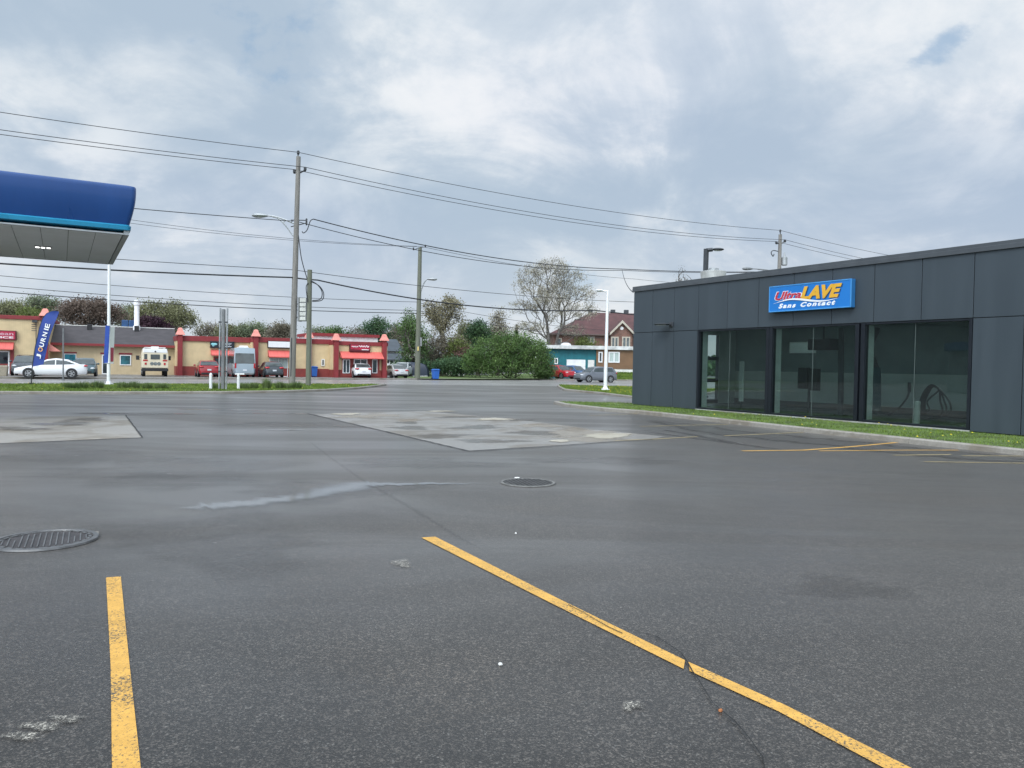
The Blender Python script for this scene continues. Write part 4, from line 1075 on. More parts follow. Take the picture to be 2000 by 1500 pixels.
FC = Face(A0 + F1.n * 3.2, TH)
def middle_shop():
    """low shop with a shingle roof"""
    o = thing('shingle_roof_shop', 'low tan shop with dark shingle roof between two taller red trimmed fronts', 'building', (FC.o.x, FC.o.y, 0), TH)
    s = Shop(o, FC, 0)
    x0, x1 = FC.sz(60, 680)[0], FC.sz(344, 680)[0]
    ze = FC.sz(225, 673.5, .4)[1]; zr = FC.sz(225, 638.5, -4.6)[1]
    mb = MB(); mb.box(x0, x1, 0, 10, .05, ze); mb.build('wall', tan2, o)
    mb = MB(); yr = 4.6
    prof = lambda x: [(x, -.55, ze + .02), (x, yr, zr), (x, yr * 2 + .5, ze), (x, yr * 2 + .5, ze - .1), (x, yr, zr - .16), (x, -.55, ze - .12)]
    xr = FC.sz(332, 641, -4.6)[0]
    mb.loft([prof(x0 - .3), prof(x1 + .1)])
    rf = mb.build('roof', mat('dark shingles', (.058, .052, .056), .85, var=.22, scale=1.5, bump=.5, stretch=(1, 1, 3)), o)
    mb = MB(); mb.box(x0 - .3, x1 + .12, -.66, -.56, ze - .16, ze + .07); mb.build('fascia', redt, o)
    mb = MB(); mb.box(x0 - .3, x1 + .1, yr - .14, yr + .14, zr - .02, zr + .06); mb.build('ridge_cap', M['offwhite'], o)
    def roof_z(y): return ze + .02 + (zr - ze) * (y + .55) / (yr + .55)
    # white flue
    x = FC.sz(267, 640, -4.0)[0]; zt = FC.sz(267, 586, -4.0)[1]; zc = FC.sz(267, 592, -4.0)[1]; r = (FC.sz(272.5, 600, -4)[0] - FC.sz(262, 600, -4)[0]) / 2
    mb = MB(); mb.tube([(x, 4, 3), (x, 4, zr + .05), (x, 4, zr + .06), (x, 4, zr + .25), (x, 4, zc - .25), (x, 4, zc - .2), (x, 4, zc + .1), (x, 4, zc + .12), (x, 4, zt)], [r * 1.4, r * 1.4, r * 1.4, r, r, r * 1.3, r * 1.3, r, r], 14); mb.build('chimney', M['white'], rf, True)
    x = FC.sz(251, 635, -5)[0]; z1 = FC.sz(251, 625.5, -5)[1]
    for d in (-.33, .33):
        mb = MB(); mb.box(x + d - .31, x + d + .31, 4.7, 5.3, zr - .5, z1); mb.build('roof_unit', mat('blue roof unit', (.02, .07, .18), .5), rf, bevel=.05)
    for px in (175, 267):
        x = FC.sz(px, 640, -3.6)[0]; mb = MB(); z = roof_z(3.6); mb.box(x - .22, x + .22, 3.4, 3.8, z - .1, z + .5); mb.build('roof_vent', M['black'], rf, bevel=.04)
    s.window(234, 693, 256, 713.5, glass=mat('mottled teal window', (.02, .09, .11), .1, var=.8, scale=1.2), fw=.08)  # first pane is a strongly mottled dark teal
    s.rect('lintel', 232, 689, 258, 693, redt, 0, .08)
    s.window(125, 690.5, 149, 706, glass=mat('teal poster window', (.02, .22, .30), .2, var=.5, scale=1.5), fw=.06)
    s.rect('lintel', 122, 687, 150, 690.5, redt, 0, .08)
    s.window(199, 692.5, 211, 731, name='door', door=True, fw=.09)
    s.rect('lintel', 196, 688.5, 213, 692, redt, 0, .08)
    return o
middle_shop()
FL = Face(A0 + F1.n * 1.2, TH)
def left_shop():
    o = thing('corner_shop', 'tall tan shop with red trim cut by left edge of the photo', 'building', (FL.o.x, FL.o.y, 0), TH)
    s = Shop(o, FL, 0)
    x1 = FL.sz(96, 660)[0]; x0 = x1 - 22
    zt = FL.sz(45, 616.5)[1]; zm = FL.sz(45, 624)[1]; zb = FL.sz(45, 711)[1]
    mb = MB(); mb.box(x0, x1, 0, 12, zb, zt - .1); mb.build('wall', tan, o)
    mb = MB(); mb.box(x0 - .1, x1 + .12, -.14, 12.1, zm, zt); mb.build('roof_trim', redt, o, bevel=.02)
    mb = MB(); mb.box(x0, x1 + .05, -.06, 12.05, .05, zb); mb.build('base_wall', redb, o)
    xp = FL.sz(88.5, 640)[0]; pillar(o, xp, -.05, zt + .02, .5)
    s.awning(-60, 666, 27.5, 680.5, .75)
    s.window(-60, 684, 18.5, 729, mull=3, fw=.1, name='door', door=True)
    s.rect('door_post', 20, 682, 27, 731, redt, 0, .1)
    x, y, z = s.p(71, 628); 
    mb = MB(); mb.tube([(x, -.25, 1.5), (x, -.25, z - .1)], .035, 6)
    for k in range(4): zz = FL.sz(67, 634 + 4 * k)[1]; mb.tube([(x - .35, -.25, zz), (x + .05, -.25, zz)], .03, 5)
    mb.box(x - .3, x + .1, -.4, -.1, z - .1, z + .12); mb.build('service_mast', M['dkgrey'], o)
    x0a, _, z1 = s.p(97, 672); xa2 = s.p(106, 686)[0]; z0 = s.p(97, 686)[2]
    mb = MB(); mb.ext([(x1, 0, z1), (x1 + .9, 0, z0), (x1, 0, z0)], (0, 2.5, 0)); mb.build('side_awning', salc, o)
    off = .3
    x1s, y, z1 = s.p(32, 646, off); z0 = s.p(32, 664.5, off)[2]; x0s = x1s - 6.5
    q = FL.o + FL.u * x0s - FL.n * off
    t = thing('shop_sign', 'crimson shop sign with white letters cut by left edge of the photo', 'sign', (q.x, q.y, z0), TH)
    W, H = 6.5, z1 - z0
    mb = MB(); mb.box(0, W, 0, off - .02, 0, H); mb.build('cabinet', mat('sign maroon', (.10, .012, .02), .4), t, bevel=.02)
    mb = MB(); mb.box(.1, W - .1, -.012, .01, .08, H - .08); mb.build('face_panel', mat('crimson face', (.42, .02, .06), .4), t)
    lettering('ucco-Clean', ((W * .44, -.013, H * .50), (W * .965, -.013, H * .50), (W * .44, -.013, H * .84)), (0, -.01, 0), mat('faded pink letters', (.62, .42, .48), .5), t, 'lettering', 0, .01)
    lettering('IL', ((W * .44, -.013, H * .17), (W * .49, -.013, H * .17), (W * .44, -.013, H * .38)), (0, -.01, 0), M['white'], t, 'lettering', 0, .03)
    lettering('SERVICE', ((W * .58, -.013, H * .17), (W * .965, -.013, H * .17), (W * .58, -.013, H * .38)), (0, -.01, 0), M['white'], t, 'lettering', 0, .03)
left_shop()

def mirror_shop(label, x, y, w, d, h, ang, wall, roofc, wins=True):  # buildings out of view, added to darken what the wash windows reflect
    o = thing('unseen_building', label, 'building', (x, y, 0), ang)
    mb = MB(); mb.box(0, w, 0, d, 0, h); mb.build('wall', wall, o)
    mb = MB(); mb.box(-.3, w + .3, -.3, d + .3, h + .003, h + .7); mb.build('roof_fascia', roofc, o, bevel=.03)
    for k in range(int(w / 4) if wins else 0):
        mb = MB(); mb.box(k * 4 + .5, k * 4 + 3.4, -.08, -.003, .5, h - .8); f = mb.build('window', M['white'], o)
        mb = MB(); mb.box(k * 4 + .6, k * 4 + 3.3, -.10, -.083, .6, h - .9); mb.build('pane', M['shopglass'], f)
mirror_shop('fuel station store out of view, added to darken the window reflections', -46, -4, 22, 10, 3.6, R(60), mat('store wall', (.28, .29, .30), .6), mat('canopy blue', (.012, .055, .27)))
mirror_shop('long dark block far left out of view, added to darken window reflections', -104, 8, 60, 14, 9.0, R(62), mat('reflection blocker wall', (.13, .14, .145), .7, var=.3, scale=.2), M['greysteel'], False)

# ================================================================== HOUSES ON THE RIGHT
def houses():
    # teal and brown flat roofed building
    Y = 103.0
    FT = Face((D(1102, 720, Y).x, Y), R(4))
    o = thing('garage_building', 'flat roofed teal garage joined to brown sided shop', 'building', (FT.o.x, FT.o.y, 0), FT.a)
    s = Shop(o, FT, 0)
    X = lambda px, py=700: FT.sz(px, py)[0]
    Z = lambda px, py: FT.sz(px, py)[1]
    zf1, zf0 = Z(1150, 675.5), Z(1150, 682.5)
    teal = stripe_mat('teal stucco', (.008, .135, .165), 3.0, 0, .1, .18)
    brown = stripe_mat('brown siding', (.185, .105, .055), .22, 2, .25)
    xm, xe = X(1164), X(1245)
    mb = MB(); mb.box(X(1072), xm, 0, 9, .1, zf0 + .1); mb.build('wall', teal, o)
    mb = MB(); zfo = Z(1220, 721); mb.box(xm + .004, xe, -.3, 9, zfo, zf0 + .1); mb.build('siding', brown, o)
    mb = MB(); mb.box(xm + .02, xe - .02, -.25, 8.9, .0, zfo); mb.build('foundation', M['offwhite'], o)
    mb = MB(); mb.box(X(1066), xe + .4, -.7, 9.4, zf0, zf1); mb.build('roof_fascia', mat('weathered fascia', (.50, .51, .50), .7, var=.35, scale=.8), o, bevel=.03)
    x = X(1111); mb = MB(); mb.ell((x, 3, zf1 + .1), (.75, .75, .4), 12, 6); mb.build('roof_dome', M['white'], o, True)
    s.rect('garage_door', 1107, 702, 1143, 726, stripe_mat('white garage door', (.78, .79, .79), .55, 2, .12), 0, .06)
    s.rect('door', 1148.5, 703, 1160.5, 726, M['offwhite'], 0, .06)
    s.window(1083, 699, 1089.5, 711, fw=.12, mull=1)
    s2 = Shop(o, FT, .3)
    s2.window(1169, 687, 1176.5, 708, fw=.14); s2.window(1188.5, 687, 1210, 708.5, fw=.14, mull=2, glass=M['palewin'])
    # two storey brick house behind
    Y = 116.0
    FH = Face((D(1080, 700, Y).x, Y), R(2))
    h = thing('brick_house', 'two storey brick house with maroon hip roof and white trimmed gable', 'house', (FH.o.x, FH.o.y, 0), FH.a)
    sh = Shop(h, FH, 0)
    X = lambda px, py=660: FH.sz(px, py)[0]; Z = lambda px, py, off=0: FH.sz(px, py, off)[1]
    bm = brick_mat('old brick', (.20, .085, .06), (.13, .065, .052), (.24, .2, .17))
    ze = Z(1140, 652); xa, xb = X(1080), X(1080) + 22
    mb = MB(); mb.box(xa, xb, 0, 12, .1, ze); mb.build('wall', bm, h)
    zr = FH.sz(1180, 611, -6)[1]; xr = FH.sz(1153, 611, -6)[0]
    mb = MB(); e = .5
    a, b, c, d = (xa - e, -e, ze - .02), (xb + e, -e, ze - .02), (xb + e, 12 + e, ze - .02), (xa - e, 12 + e, ze - .02); p, q = (xr, 6, zr), (xb - 5, 6, zr)
    mb.add([a, b, c, d, p, q], [(0, 1, 5, 4), (1, 2, 5), (2, 3, 4, 5), (3, 0, 4), (0, 3, 2, 1)]); rf = mb.build('roof', mat('maroon shingles', (.090, .042, .042), .85, var=.22, scale=1.2, bump=.4), h)
    mb = MB(); mb.box(xa - e, xb + e, -e - .05, -e + .02, ze - .22, ze - .03); mb.build('eaves', mat('eaves brown', (.14, .1, .09), .7), h)
    for px in (1153, 1197, 1223):
        x = FH.sz(px, 610, -6.3)[0]; mb = MB(); mb.box(x - .35, x + .35, 6.0, 6.6, zr - .3, zr + .55); mb.build('chimney' if px < 1160 else 'roof_vent', M['dkgrey'], rf, bevel=.04)
    # gable
    xg0, xg1, xc = FH.sz(1190, 650, 1.2)[0], FH.sz(1239, 650, 1.2)[0], FH.sz(1214.5, 640, 1.2)[0]
    zg = FH.sz(1214.5, 627.5, 1.2)[1]; zg0 = FH.sz(1195, 650, 1.2)[1]
    mb = MB(); mb.ext([(xg0 + .3, -1.2, .1), (xg1 - .3, -1.2, .1), (xg1 - .3, -1.2, zg0), (xc, -1.2, zg - .25), (xg0 + .3, -1.2, zg0)], (0, 1.5, 0)); mb.build('gable_wall', bm, h)
    mb = MB()
    for xx in (xg0, xg1):
        v = [Vector((xc, -1.7, zg)), Vector((xx, -1.7, zg0 - .1))]; dz = Vector((0, 0, .16)); 
        mb.prism([v[0], v[1], v[1] + Vector((0, 6.5, 0)), v[0] + Vector((0, 6.5, 0))], [k + dz for k in (v[0], v[1], v[1] + Vector((0, 6.5, 0)), v[0] + Vector((0, 6.5, 0)))])
    mb.build('gable_roof', mat('maroon shingles', (.1, .03, .03)), h)
    mb = MB()
    for xx in (xg0, xg1):
        mb.ext([(xc, -1.76, zg - .28), (xx, -1.76, zg0 - .4), (xx, -1.76, zg0 - .02), (xc, -1.76, zg + .14)], (0, .07, 0))
    mb.build('barge_board', M['oldtrim'], h)
    mb = MB(); zz = FH.sz(1214, 641, 1.3)[1]; mb.tube([(xc, -1.2, zz), (xc, -1.26, zz)], .26, 12); mb.build('gable_vent', M['white'], h)
    sg = Shop(h, FH, 1.2)
    for a_, b_ in ((1193.5, 1208), (1215, 1230.5)): sg.window(a_, 657.5, b_, 680, fw=.18, mull=2, fr=M['oldtrim'], glass=M['greywin'])
    sh.window(1087, 660, 1097, 676, fw=.16, fr=M['oldtrim'], glass=M['greywin']); sh.window(1146, 657, 1161, 671, fw=.15, mull=2, fr=M['oldtrim'], glass=M['greywin'])
    # grey roofed house and white porch, left of the bush
    Y = 104.0
    FG = Face((D(752, 700, Y).x, Y), R(8))
    g = thing('grey_roof_house', 'white bungalow with grey roof and glazed porch behind parked cars', 'house', (FG.o.x, FG.o.y, 0), FG.a)
    sg = Shop(g, FG, 0); X = lambda px, py=690, off=0: FG.sz(px, py, off)[0]; Z = lambda px, py, off=0: FG.sz(px, py, off)[1]
    xa, xb = X(735), X(783); zw = Z(770, 686)
    mb = MB(); mb.box(xa, xb, 0, 9, .1, zw); mb.build('wall', M['offwhite'], g)
    zr = Z(770, 662.5, -4); slate = mat('slate shingles', (.065, .078, .092), .85, var=.2, scale=1.3, bump=.4)
    mb = MB(); xr = X(775, 664, -4)
    mb.add([(xa - .4, -.5, zw), (xb + .4, -.5, zw), (xb + .4, 9.5, zw), (xa - .4, 9.5, zw), (xa + 1, 4, zr), (xr, 4, zr)], [(0, 1, 5, 4), (1, 2, 5), (2, 3, 4, 5), (3, 0, 4), (0, 3, 2, 1)]); mb.build('roof', slate, g)
    xp0, xp1 = X(752, 700, 2.5), X(798, 700, 2.5); z0, z1 = Z(775, 702, 2.8), Z(775, 689, .2)
    mb = MB(); mb.add([(xp0 - .2, -2.8, z0), (xp1 + .2, -2.8, z0), (xp1 - 1.6, -.1, z1), (xp0 + .1, -.1, z1), (xp0 - .2, -2.8, z0 - .15), (xp1 + .2, -2.8, z0 - .15), (xp1 - .6, -.1, z0 - .15), (xp0 + .1, -.1, z0 - .15)], [(0, 1, 2, 3), (0, 4, 5, 1), (1, 5, 6, 2), (0, 3, 7, 4), (4, 7, 6, 5)]); mb.build('porch_roof', slate, g)
    zs = Z(775, 710, 2.5)
    mb = MB(); mb.box(xp0, xp1 - .2, -2.5, -.01, .1, zs); mb.build('porch_wall', M['white'], g)
    mb = MB(); mb.box(xp0 + .05, xp1 - .3, -2.4, -.02, zs + .003, z0 - .15); mb.build('porch_glass', M['shopglass'], g)
    mb = MB()
    for k in range(6): x = xp0 + (xp1 - .35 - xp0) * k / 5; mb.box(x, x + .14, -2.52, -2.41, zs + .004, z0 - .151)
    mb.build('porch_post', M['white'], g) if False else None
    for k in range(6):
        x = xp0 + (xp1 - .35 - xp0) * k / 5; mb = MB(); mb.box(x, x + .14, -2.52, -2.41, zs + .004, z0 - .151); mb.build('porch_post', M['white'], g)
    # white shed farther right
    Y = 118.0
    def shed(px0, px1, pyt, pye, label, roofm, wallm, yy, name='shed'):
        F = Face((D(px0, 700, yy).x, yy), R(3)); t = thing(name, label, 'shed', (F.o.x, F.o.y, 0), F.a)
        xb = F.sz(px1, 700)[0]; ze = F.sz(px0, pye)[1]; zt = F.sz(px0, pyt, 0)[1]
        mb = MB(); mb.ext([(0, 0, .1), (xb, 0, .1), (xb, 0, ze), (xb / 2, 0, zt - .1), (0, 0, ze)], (0, 6, 0)); mb.build('wall', wallm, t)
        mb = MB()
        for x in (-.3, xb + .3):
            v = [Vector((xb / 2, -.3, zt)), Vector((x, -.3, ze - .15))]; w = Vector((0, 6.6, 0)); up = Vector((0, 0, .12))
            q = [v[0], v[1], v[1] + w, v[0] + w]; mb.prism(q, [k + up for k in q])
        mb.build('roof', roofm, t)
        mb = MB(); mb.box(xb * .3, xb * .55, -.05, .0, .1, min(2.1, ze * .8)); mb.build('door', M['greysteel'], t)
    shed(787, 822, 683, 701, 'white gabled garage half hidden by the far utility pole', mat('white eaves', (.6, .6, .6), .6), M['offwhite'], 112)
    shed(872, 906, 700, 709, 'low white shed showing under the brown thicket', M['offwhite'], M['offwhite'], 108)
    shed(890, 955, 684, 703, 'pinkish roofed cabin behind the big lilac bush', mat('rose shingles', (.22, .08, .08), .8), M['offwhite'], 120)
    shed(1050, 1076, 690, 700, 'pale cream shed beside teal garage behind the bush', M['offwhite'], mat('cream wall', (.55, .5, .36), .7), 106)
houses()

# ================================================================== VEHICLES
PRE = {
 'sedan': dict(L=4.75, W=1.82, H=1.45, top=[(2.36, .52), (2.30, .68), (1.85, .79), (1.10, .93), (-.6, .97), (-1.75, 1.03), (-2.2, 1.02), (-2.34, .92), (-2.37, .60)], cab=[(1.22, .0), (.28, 1.36), (-.30, 1.45), (-1.10, 1.37), (-2.05, .0)], r=.325, ax=(1.42, -1.36)),
 'hatch': dict(L=4.35, W=1.80, H=1.52, top=[(2.16, .55), (2.10, .72), (1.70, .86), (1.05, .98), (-.6, 1.02), (-1.7, 1.06), (-2.05, 1.02), (-2.16, .60)], cab=[(1.12, .0), (.35, 1.42), (-.25, 1.52), (-1.45, 1.44), (-2.02, .0)], r=.33, ax=(1.32, -1.28)),
 'suv': dict(L=4.6, W=1.87, H=1.70, top=[(2.28, .62), (2.22, .88), (1.80, 1.00), (1.10, 1.09), (-.6, 1.12), (-1.9, 1.14), (-2.22, 1.08), (-2.30, .62)], cab=[(1.18, .0), (.50, 1.60), (-.2, 1.70), (-1.75, 1.64), (-2.20, .0)], r=.36, ax=(1.40, -1.36)),
 'van': dict(L=5.9, W=2.0, H=2.72, top=[(2.93, .70), (2.85, 1.0), (2.35, 1.14), (1.9, 1.24), (0, 1.26), (-2.6, 1.26), (-2.92, 1.24), (-2.95, .62)], cab=[(2.05, .0), (1.15, 2.52), (.4, 2.70), (-2.6, 2.72), (-2.93, .0)], r=.35, ax=(1.95, -1.75)),
 'wagon': dict(L=4.5, W=1.72, H=1.42, top=[(2.22, .55), (2.15, .72), (1.75, .84), (1.00, .92), (-.6, .95), (-1.5, .98), (-2.1, .93), (-2.22, .58)], cab=[(1.0, .0), (.35, 1.32), (-.2, 1.42), (-1.05, 1.38), (-1.78, .0)], r=.31, ax=(1.30, -1.26)),
}
def interp(p, x):
    p = sorted(p); xs = [a for a, _ in p]; ys = [b for _, b in p]
    return float(np.interp(x, xs, ys))
def car(name, label, cat, kind, loc, heading, paint, group=None, roofm=None, wheels=True, roofbox=False, plate=True):
    c = PRE[kind]; L, W = c['L'], c['W'] / 2
    o = thing(name, label, cat, (loc[0], loc[1], loc[2]), heading, group)
    xs = sorted(set([x for x, _ in c['top']] + list(np.linspace(-L / 2, L / 2, 15))), reverse=True)
    x_f, x_r = c['top'][0][0], c['top'][-1][0]
    xs = [x for x in xs if x_r <= x <= x_f]
    def wf(x): e = min(x_f - x, x - x_r); return float(np.interp(e, [0, .12, .45, 1.0], [.80, .90, .975, 1.0]))
    rings = []
    for x in xs:
        zt = interp(c['top'], x); w = W * wf(x); zb = .22 if abs(x) < L / 2 - .5 else .28; zm = min(zt - .06, zb + .34)
        h = [(0, zb), (w * .88, zb), (w * .985, zb + .12), (w, zm), (w * .985, max(zm + .02, zt - .10)), (w * .93, zt - .015), (w * .5, zt + .02), (0, zt + .028)]
        rings.append([(x, y, z) for y, z in h] + [(x, -y, z) for y, z in reversed(h[1:-1])])
    mb = MB(); mb.loft(rings); body = mb.build('body', paint, o, True)
    cab = c['cab']; zb_ = lambda x: interp(c['top'], x) - .03
    hmax = max(z for _, z in cab); wb, wr = W * .93, W * (.90 if kind == 'van' else .74)
    def cw(x, z): t = (z - zb_(x)) / max(.2, hmax - zb_(x)); return wb + (wr - wb) * max(0, min(1, t))
    pts = [(cab[0][0], zb_(cab[0][0])), *cab[1:-1], (cab[-1][0], zb_(cab[-1][0]))]
    rings = []; N = 18
    cx = np.linspace(pts[0][0], pts[-1][0], N)
    xs2 = sorted(set(list(cx) + [p[0] for p in pts]), reverse=True)
    for x in xs2:
        zt = interp(pts, x); zz = zb_(x); zt = max(zt, zz + .01); w0, w1 = cw(x, zz), cw(x, zt - .03)
        h = [(0, zz - .02), (w0, zz - .02), (w1, max(zz, zt - .05)), (w1 * .90, max(zz + .005, zt - .005)), (0, zt + .02)]
        rings.append([(x, y, z) for y, z in h] + [(x, -y, z) for y, z in reversed(h[1:-1])])
    mb = MB(); mb.loft(rings); mb.build('roof', roofm or paint, o, True)
    G = M['carglass']
    # front and rear glass
    for nm, (xa, _), (xb, zb2), sgn in (('windshield', cab[0], cab[1], 1), ('rear_window', cab[-1], cab[-2], -1)):
        za = zb_(xa); p0 = Vector((xa, 0, za + .02)); p1 = Vector((xb, 0, zb2 + .01)); t = p1 - p0; nrm = Vector((sgn * abs(t.z), 0, abs(t.x))).normalized() * .022
        lo, hi = (.06, .93) if sgn > 0 else ((.10, .88) if kind != 'van' else (.14, .70))
        a, b = p0 + t * lo + nrm, p0 + t * hi + nrm
        wa, wb2 = cw(a.x, a.z) * .92, cw(b.x, b.z) * .90
        mb = MB(); ring = [Vector((a.x, -wa, a.z)), Vector((a.x, wa, a.z)), Vector((b.x, wb2, b.z)), Vector((b.x, -wb2, b.z))]
        mid = [ring[0], ring[1], ring[2] , ring[3]]
        mb.prism([v - nrm * 1.6 for v in mid], mid); mb.build(nm, G, o)
    # side glass
    (x0, _), (x1, z1), (x3, z3), (x4, _) = cab[0], cab[1], cab[-2], cab[-1]
    if kind == 'van': spans = [(x0 - .35, x1 - .05, x1 - .7, x1 - .7), (x1 - .8, x1 - .8, x3 + .2, x3 + .2)]
    else:
        xm = (x1 + x3) / 2 + .12
        spans = [(x0 - .28, x1 - .02, xm + .03, xm + .03), (xm - .05, xm - .05, x3 + .10, x4 + .42)]
    for sgn in (1, -1):
        for xa, xat, xbt, xb in spans:
            zt_ = lambda x: min(interp(pts, x) - .10, hmax - .10) if kind != 'van' else 2.15
            q = [(xa, zb_(xa) + .05), (xat, zt_(xat)), (xbt, zt_(xbt)), (xb, zb_(xb) + .05)]
            v = [Vector((x, sgn * (cw(x, z) + .012), z)) for x, z in q]
            mb = MB(); mb.prism([k - Vector((0, sgn * .03, 0)) for k in v], v); mb.build('side_window', G, o)
        mb = MB(); xm_ = x0 - .25; zz = zb_(xm_) + .10
        mb.ell((xm_, sgn * (W + .10), zz), (.07, .11, .085), 8, 6); mb.build('mirror', paint if kind != 'van' else M['black'], o, True)
        # lamps
        zf = interp(c['top'], x_f - .05); f = x_f
        mb = MB(); mb.ell((f - .17, sgn * W * .66, zf - .02 if kind != 'van' else .95), (.17, W * .23, .085 if kind != 'van' else .16), 10, 6); mb.build('headlight', M['lampclear'], o, True)
        zr_ = interp(c['top'], x_r + .10)
        if kind == 'van': mb = MB(); mb.box(x_r - .015, x_r + .12, sgn * W * .83 - .07, sgn * W * .83 + .07, .85, 1.30)
        elif kind == 'suv' or kind == 'hatch': mb = MB(); mb.ell((x_r + .12, sgn * W * .72, zr_ - .06), (.16, W * .25, .10), 10, 6)
        else: mb = MB(); mb.ell((x_r + .13, sgn * W * .68, zr_ - .06), (.17, W * .28, .085), 10, 6)
        mb.build('taillight', M['lampred'], o, True)
        for xa in c['ax']:
            mb = MB(); r = c['r']; ya = sgn * (W + .006)
            mb.tube([(xa, ya - sgn * .03, r + .02), (xa, ya, r + .02)], r + .065, 20); mb.build('wheel_arch', M['black'], o)
            mb = MB(); y0, y1 = sgn * (W - .20), sgn * (W + .014)
            mb.tube([(xa, y0, r), (xa, y0 + sgn * .02, r), (xa, y1 - sgn * .03, r), (xa, y1, r)], [r * .9, r, r, r * .9], 20); w = mb.build('wheel', M['rubber'], o, True)
            mb = MB()
            mb.tube([(xa, y1 - sgn * .01, r), (xa, y1 + sgn * .004, r)], r * .22, 10)
            for k in range(5):
                t = 2 * math.pi * k / 5; a = Vector((math.cos(t), 0, math.sin(t))); b = Vector((-math.sin(t), 0, math.cos(t)))
                cc = Vector((xa, y1 + sgn * .003, r)); p = [cc + a * r * .15 - b * r * .09, cc + a * r * .66 - b * r * .14, cc + a * r * .66 + b * r * .14, cc + a * r * .15 + b * r * .09]
                mb.prism([v - Vector((0, sgn * .02, 0)) for v in p], p)
            n = 20; ring = lambda rr, yy: [(xa + rr * math.cos(2 * math.pi * i / n), yy, r + rr * math.sin(2 * math.pi * i / n)) for i in range(n)]
            mb.loft([ring(r * .70, y1 - sgn * .02), ring(r * .70, y1 + sgn * .006), ring(r * .61, y1 + sgn * .006), ring(r * .61, y1 - sgn * .02)], caps=False)
            mb.build('rim', M['rim'], w)
    mb = MB(); mb.box(x_f - .10, x_f + .012, -W * .62, W * .62, .30, .46); mb.build('grille', M['black'], o, bevel=.02)
    mb = MB(); mb.box(x_r - .012, x_r + .12, -W * .74, W * .74, .26, .42); mb.build('rear_bumper', M['black'] if kind != 'van' else M['greysteel'], o, bevel=.02)
    if plate:
        mb = MB(); mb.box(x_r - .03, x_r + .02, -.17, .17, .60, .74); mb.build('licence_plate', M['plate'], o)
    if roofbox:
        mb = MB(); mb.box(-2.2, -.6, -.45, .45, 2.74, 2.80); mb.box(-2.1, -1.4, -.35, .35, 2.80, 2.93); mb.build('roof_unit', M['white'], o, bevel=.04)
    return o
def paint(name, col, rough=.28, metal=.0): return mat(name, col, rough, metal, .04, .6, coat=.6)
Z2 = .125
white, red, grey, silver = paint('white car paint', (.78, .79, .80)), paint('red car paint', (.30, .012, .02)), paint('dark grey paint', (.045, .055, .065)), paint('silver blue paint', (.34, .41, .46), .3, .25)
nose_in = TH + R(90)
WEST = TH + R(180)
def on(px, y, z=Z2): d = D(px, 700, y); return (d.x, d.y, z)
car('parked_car', 'white sedan parked side on behind the tall feather flag', 'car', 'sedan', on(101, 58.5), WEST, white)
car('parked_car', 'black suv mostly hidden behind the front half of the white sedan', 'car', 'suv', on(52, 64.0), nose_in + R(180), grey)
car('parked_car', 'dark teal car nosing out behind the tail of the white sedan', 'car', 'hatch', on(166, 65.0), nose_in + R(180), paint('dark teal paint', (.02, .06, .07)))
car('parked_car', 'dark red hatchback parked beside dark grey sign posts', 'car', 'hatch', on(404.5, 70.8), nose_in, red)
car('parked_van', 'tall silver blue van with white roof units parked at the shops', 'van', 'van', on(470, 73.5), nose_in, silver, roofbox=True)
car('parked_car', 'dark grey hatchback parked between silver van and old utility pole', 'car', 'hatch', on(529, 74.0), nose_in, grey)
car('parked_car', 'white compact parked under the widest salmon awning', 'car', 'hatch', on(699.5, 80.0), nose_in, white)
car('parked_car', 'faded pale old sedan at right end of the shop row', 'car', 'wagon', on(770, 83.0), nose_in + R(4), paint('faded silver', (.56, .56, .57)))
car('parked_pickup', 'white jeep like truck parked behind the faded old sedan', 'truck', 'suv', on(787, 92), nose_in + R(150), paint('dull white', (.5, .53, .54)))
car('parked_car', 'bright red suv with pale headlamps beside the lilac bush', 'car', 'suv', on(1093, 96), R(-52), paint('bright red paint', (.42, .014, .025)))
car('parked_car', 'blue suv parked behind red suv in front of teal garage', 'car', 'suv', on(1122, 98), R(-50), paint('blue paint', (.03, .10, .24)))
car('parked_car', 'grey suv driving past along far kerb beside white lamp post', 'car', 'suv', on(1163.5, 83, .004), WEST, paint('mid grey paint', (.17, .185, .21), .3, .3))

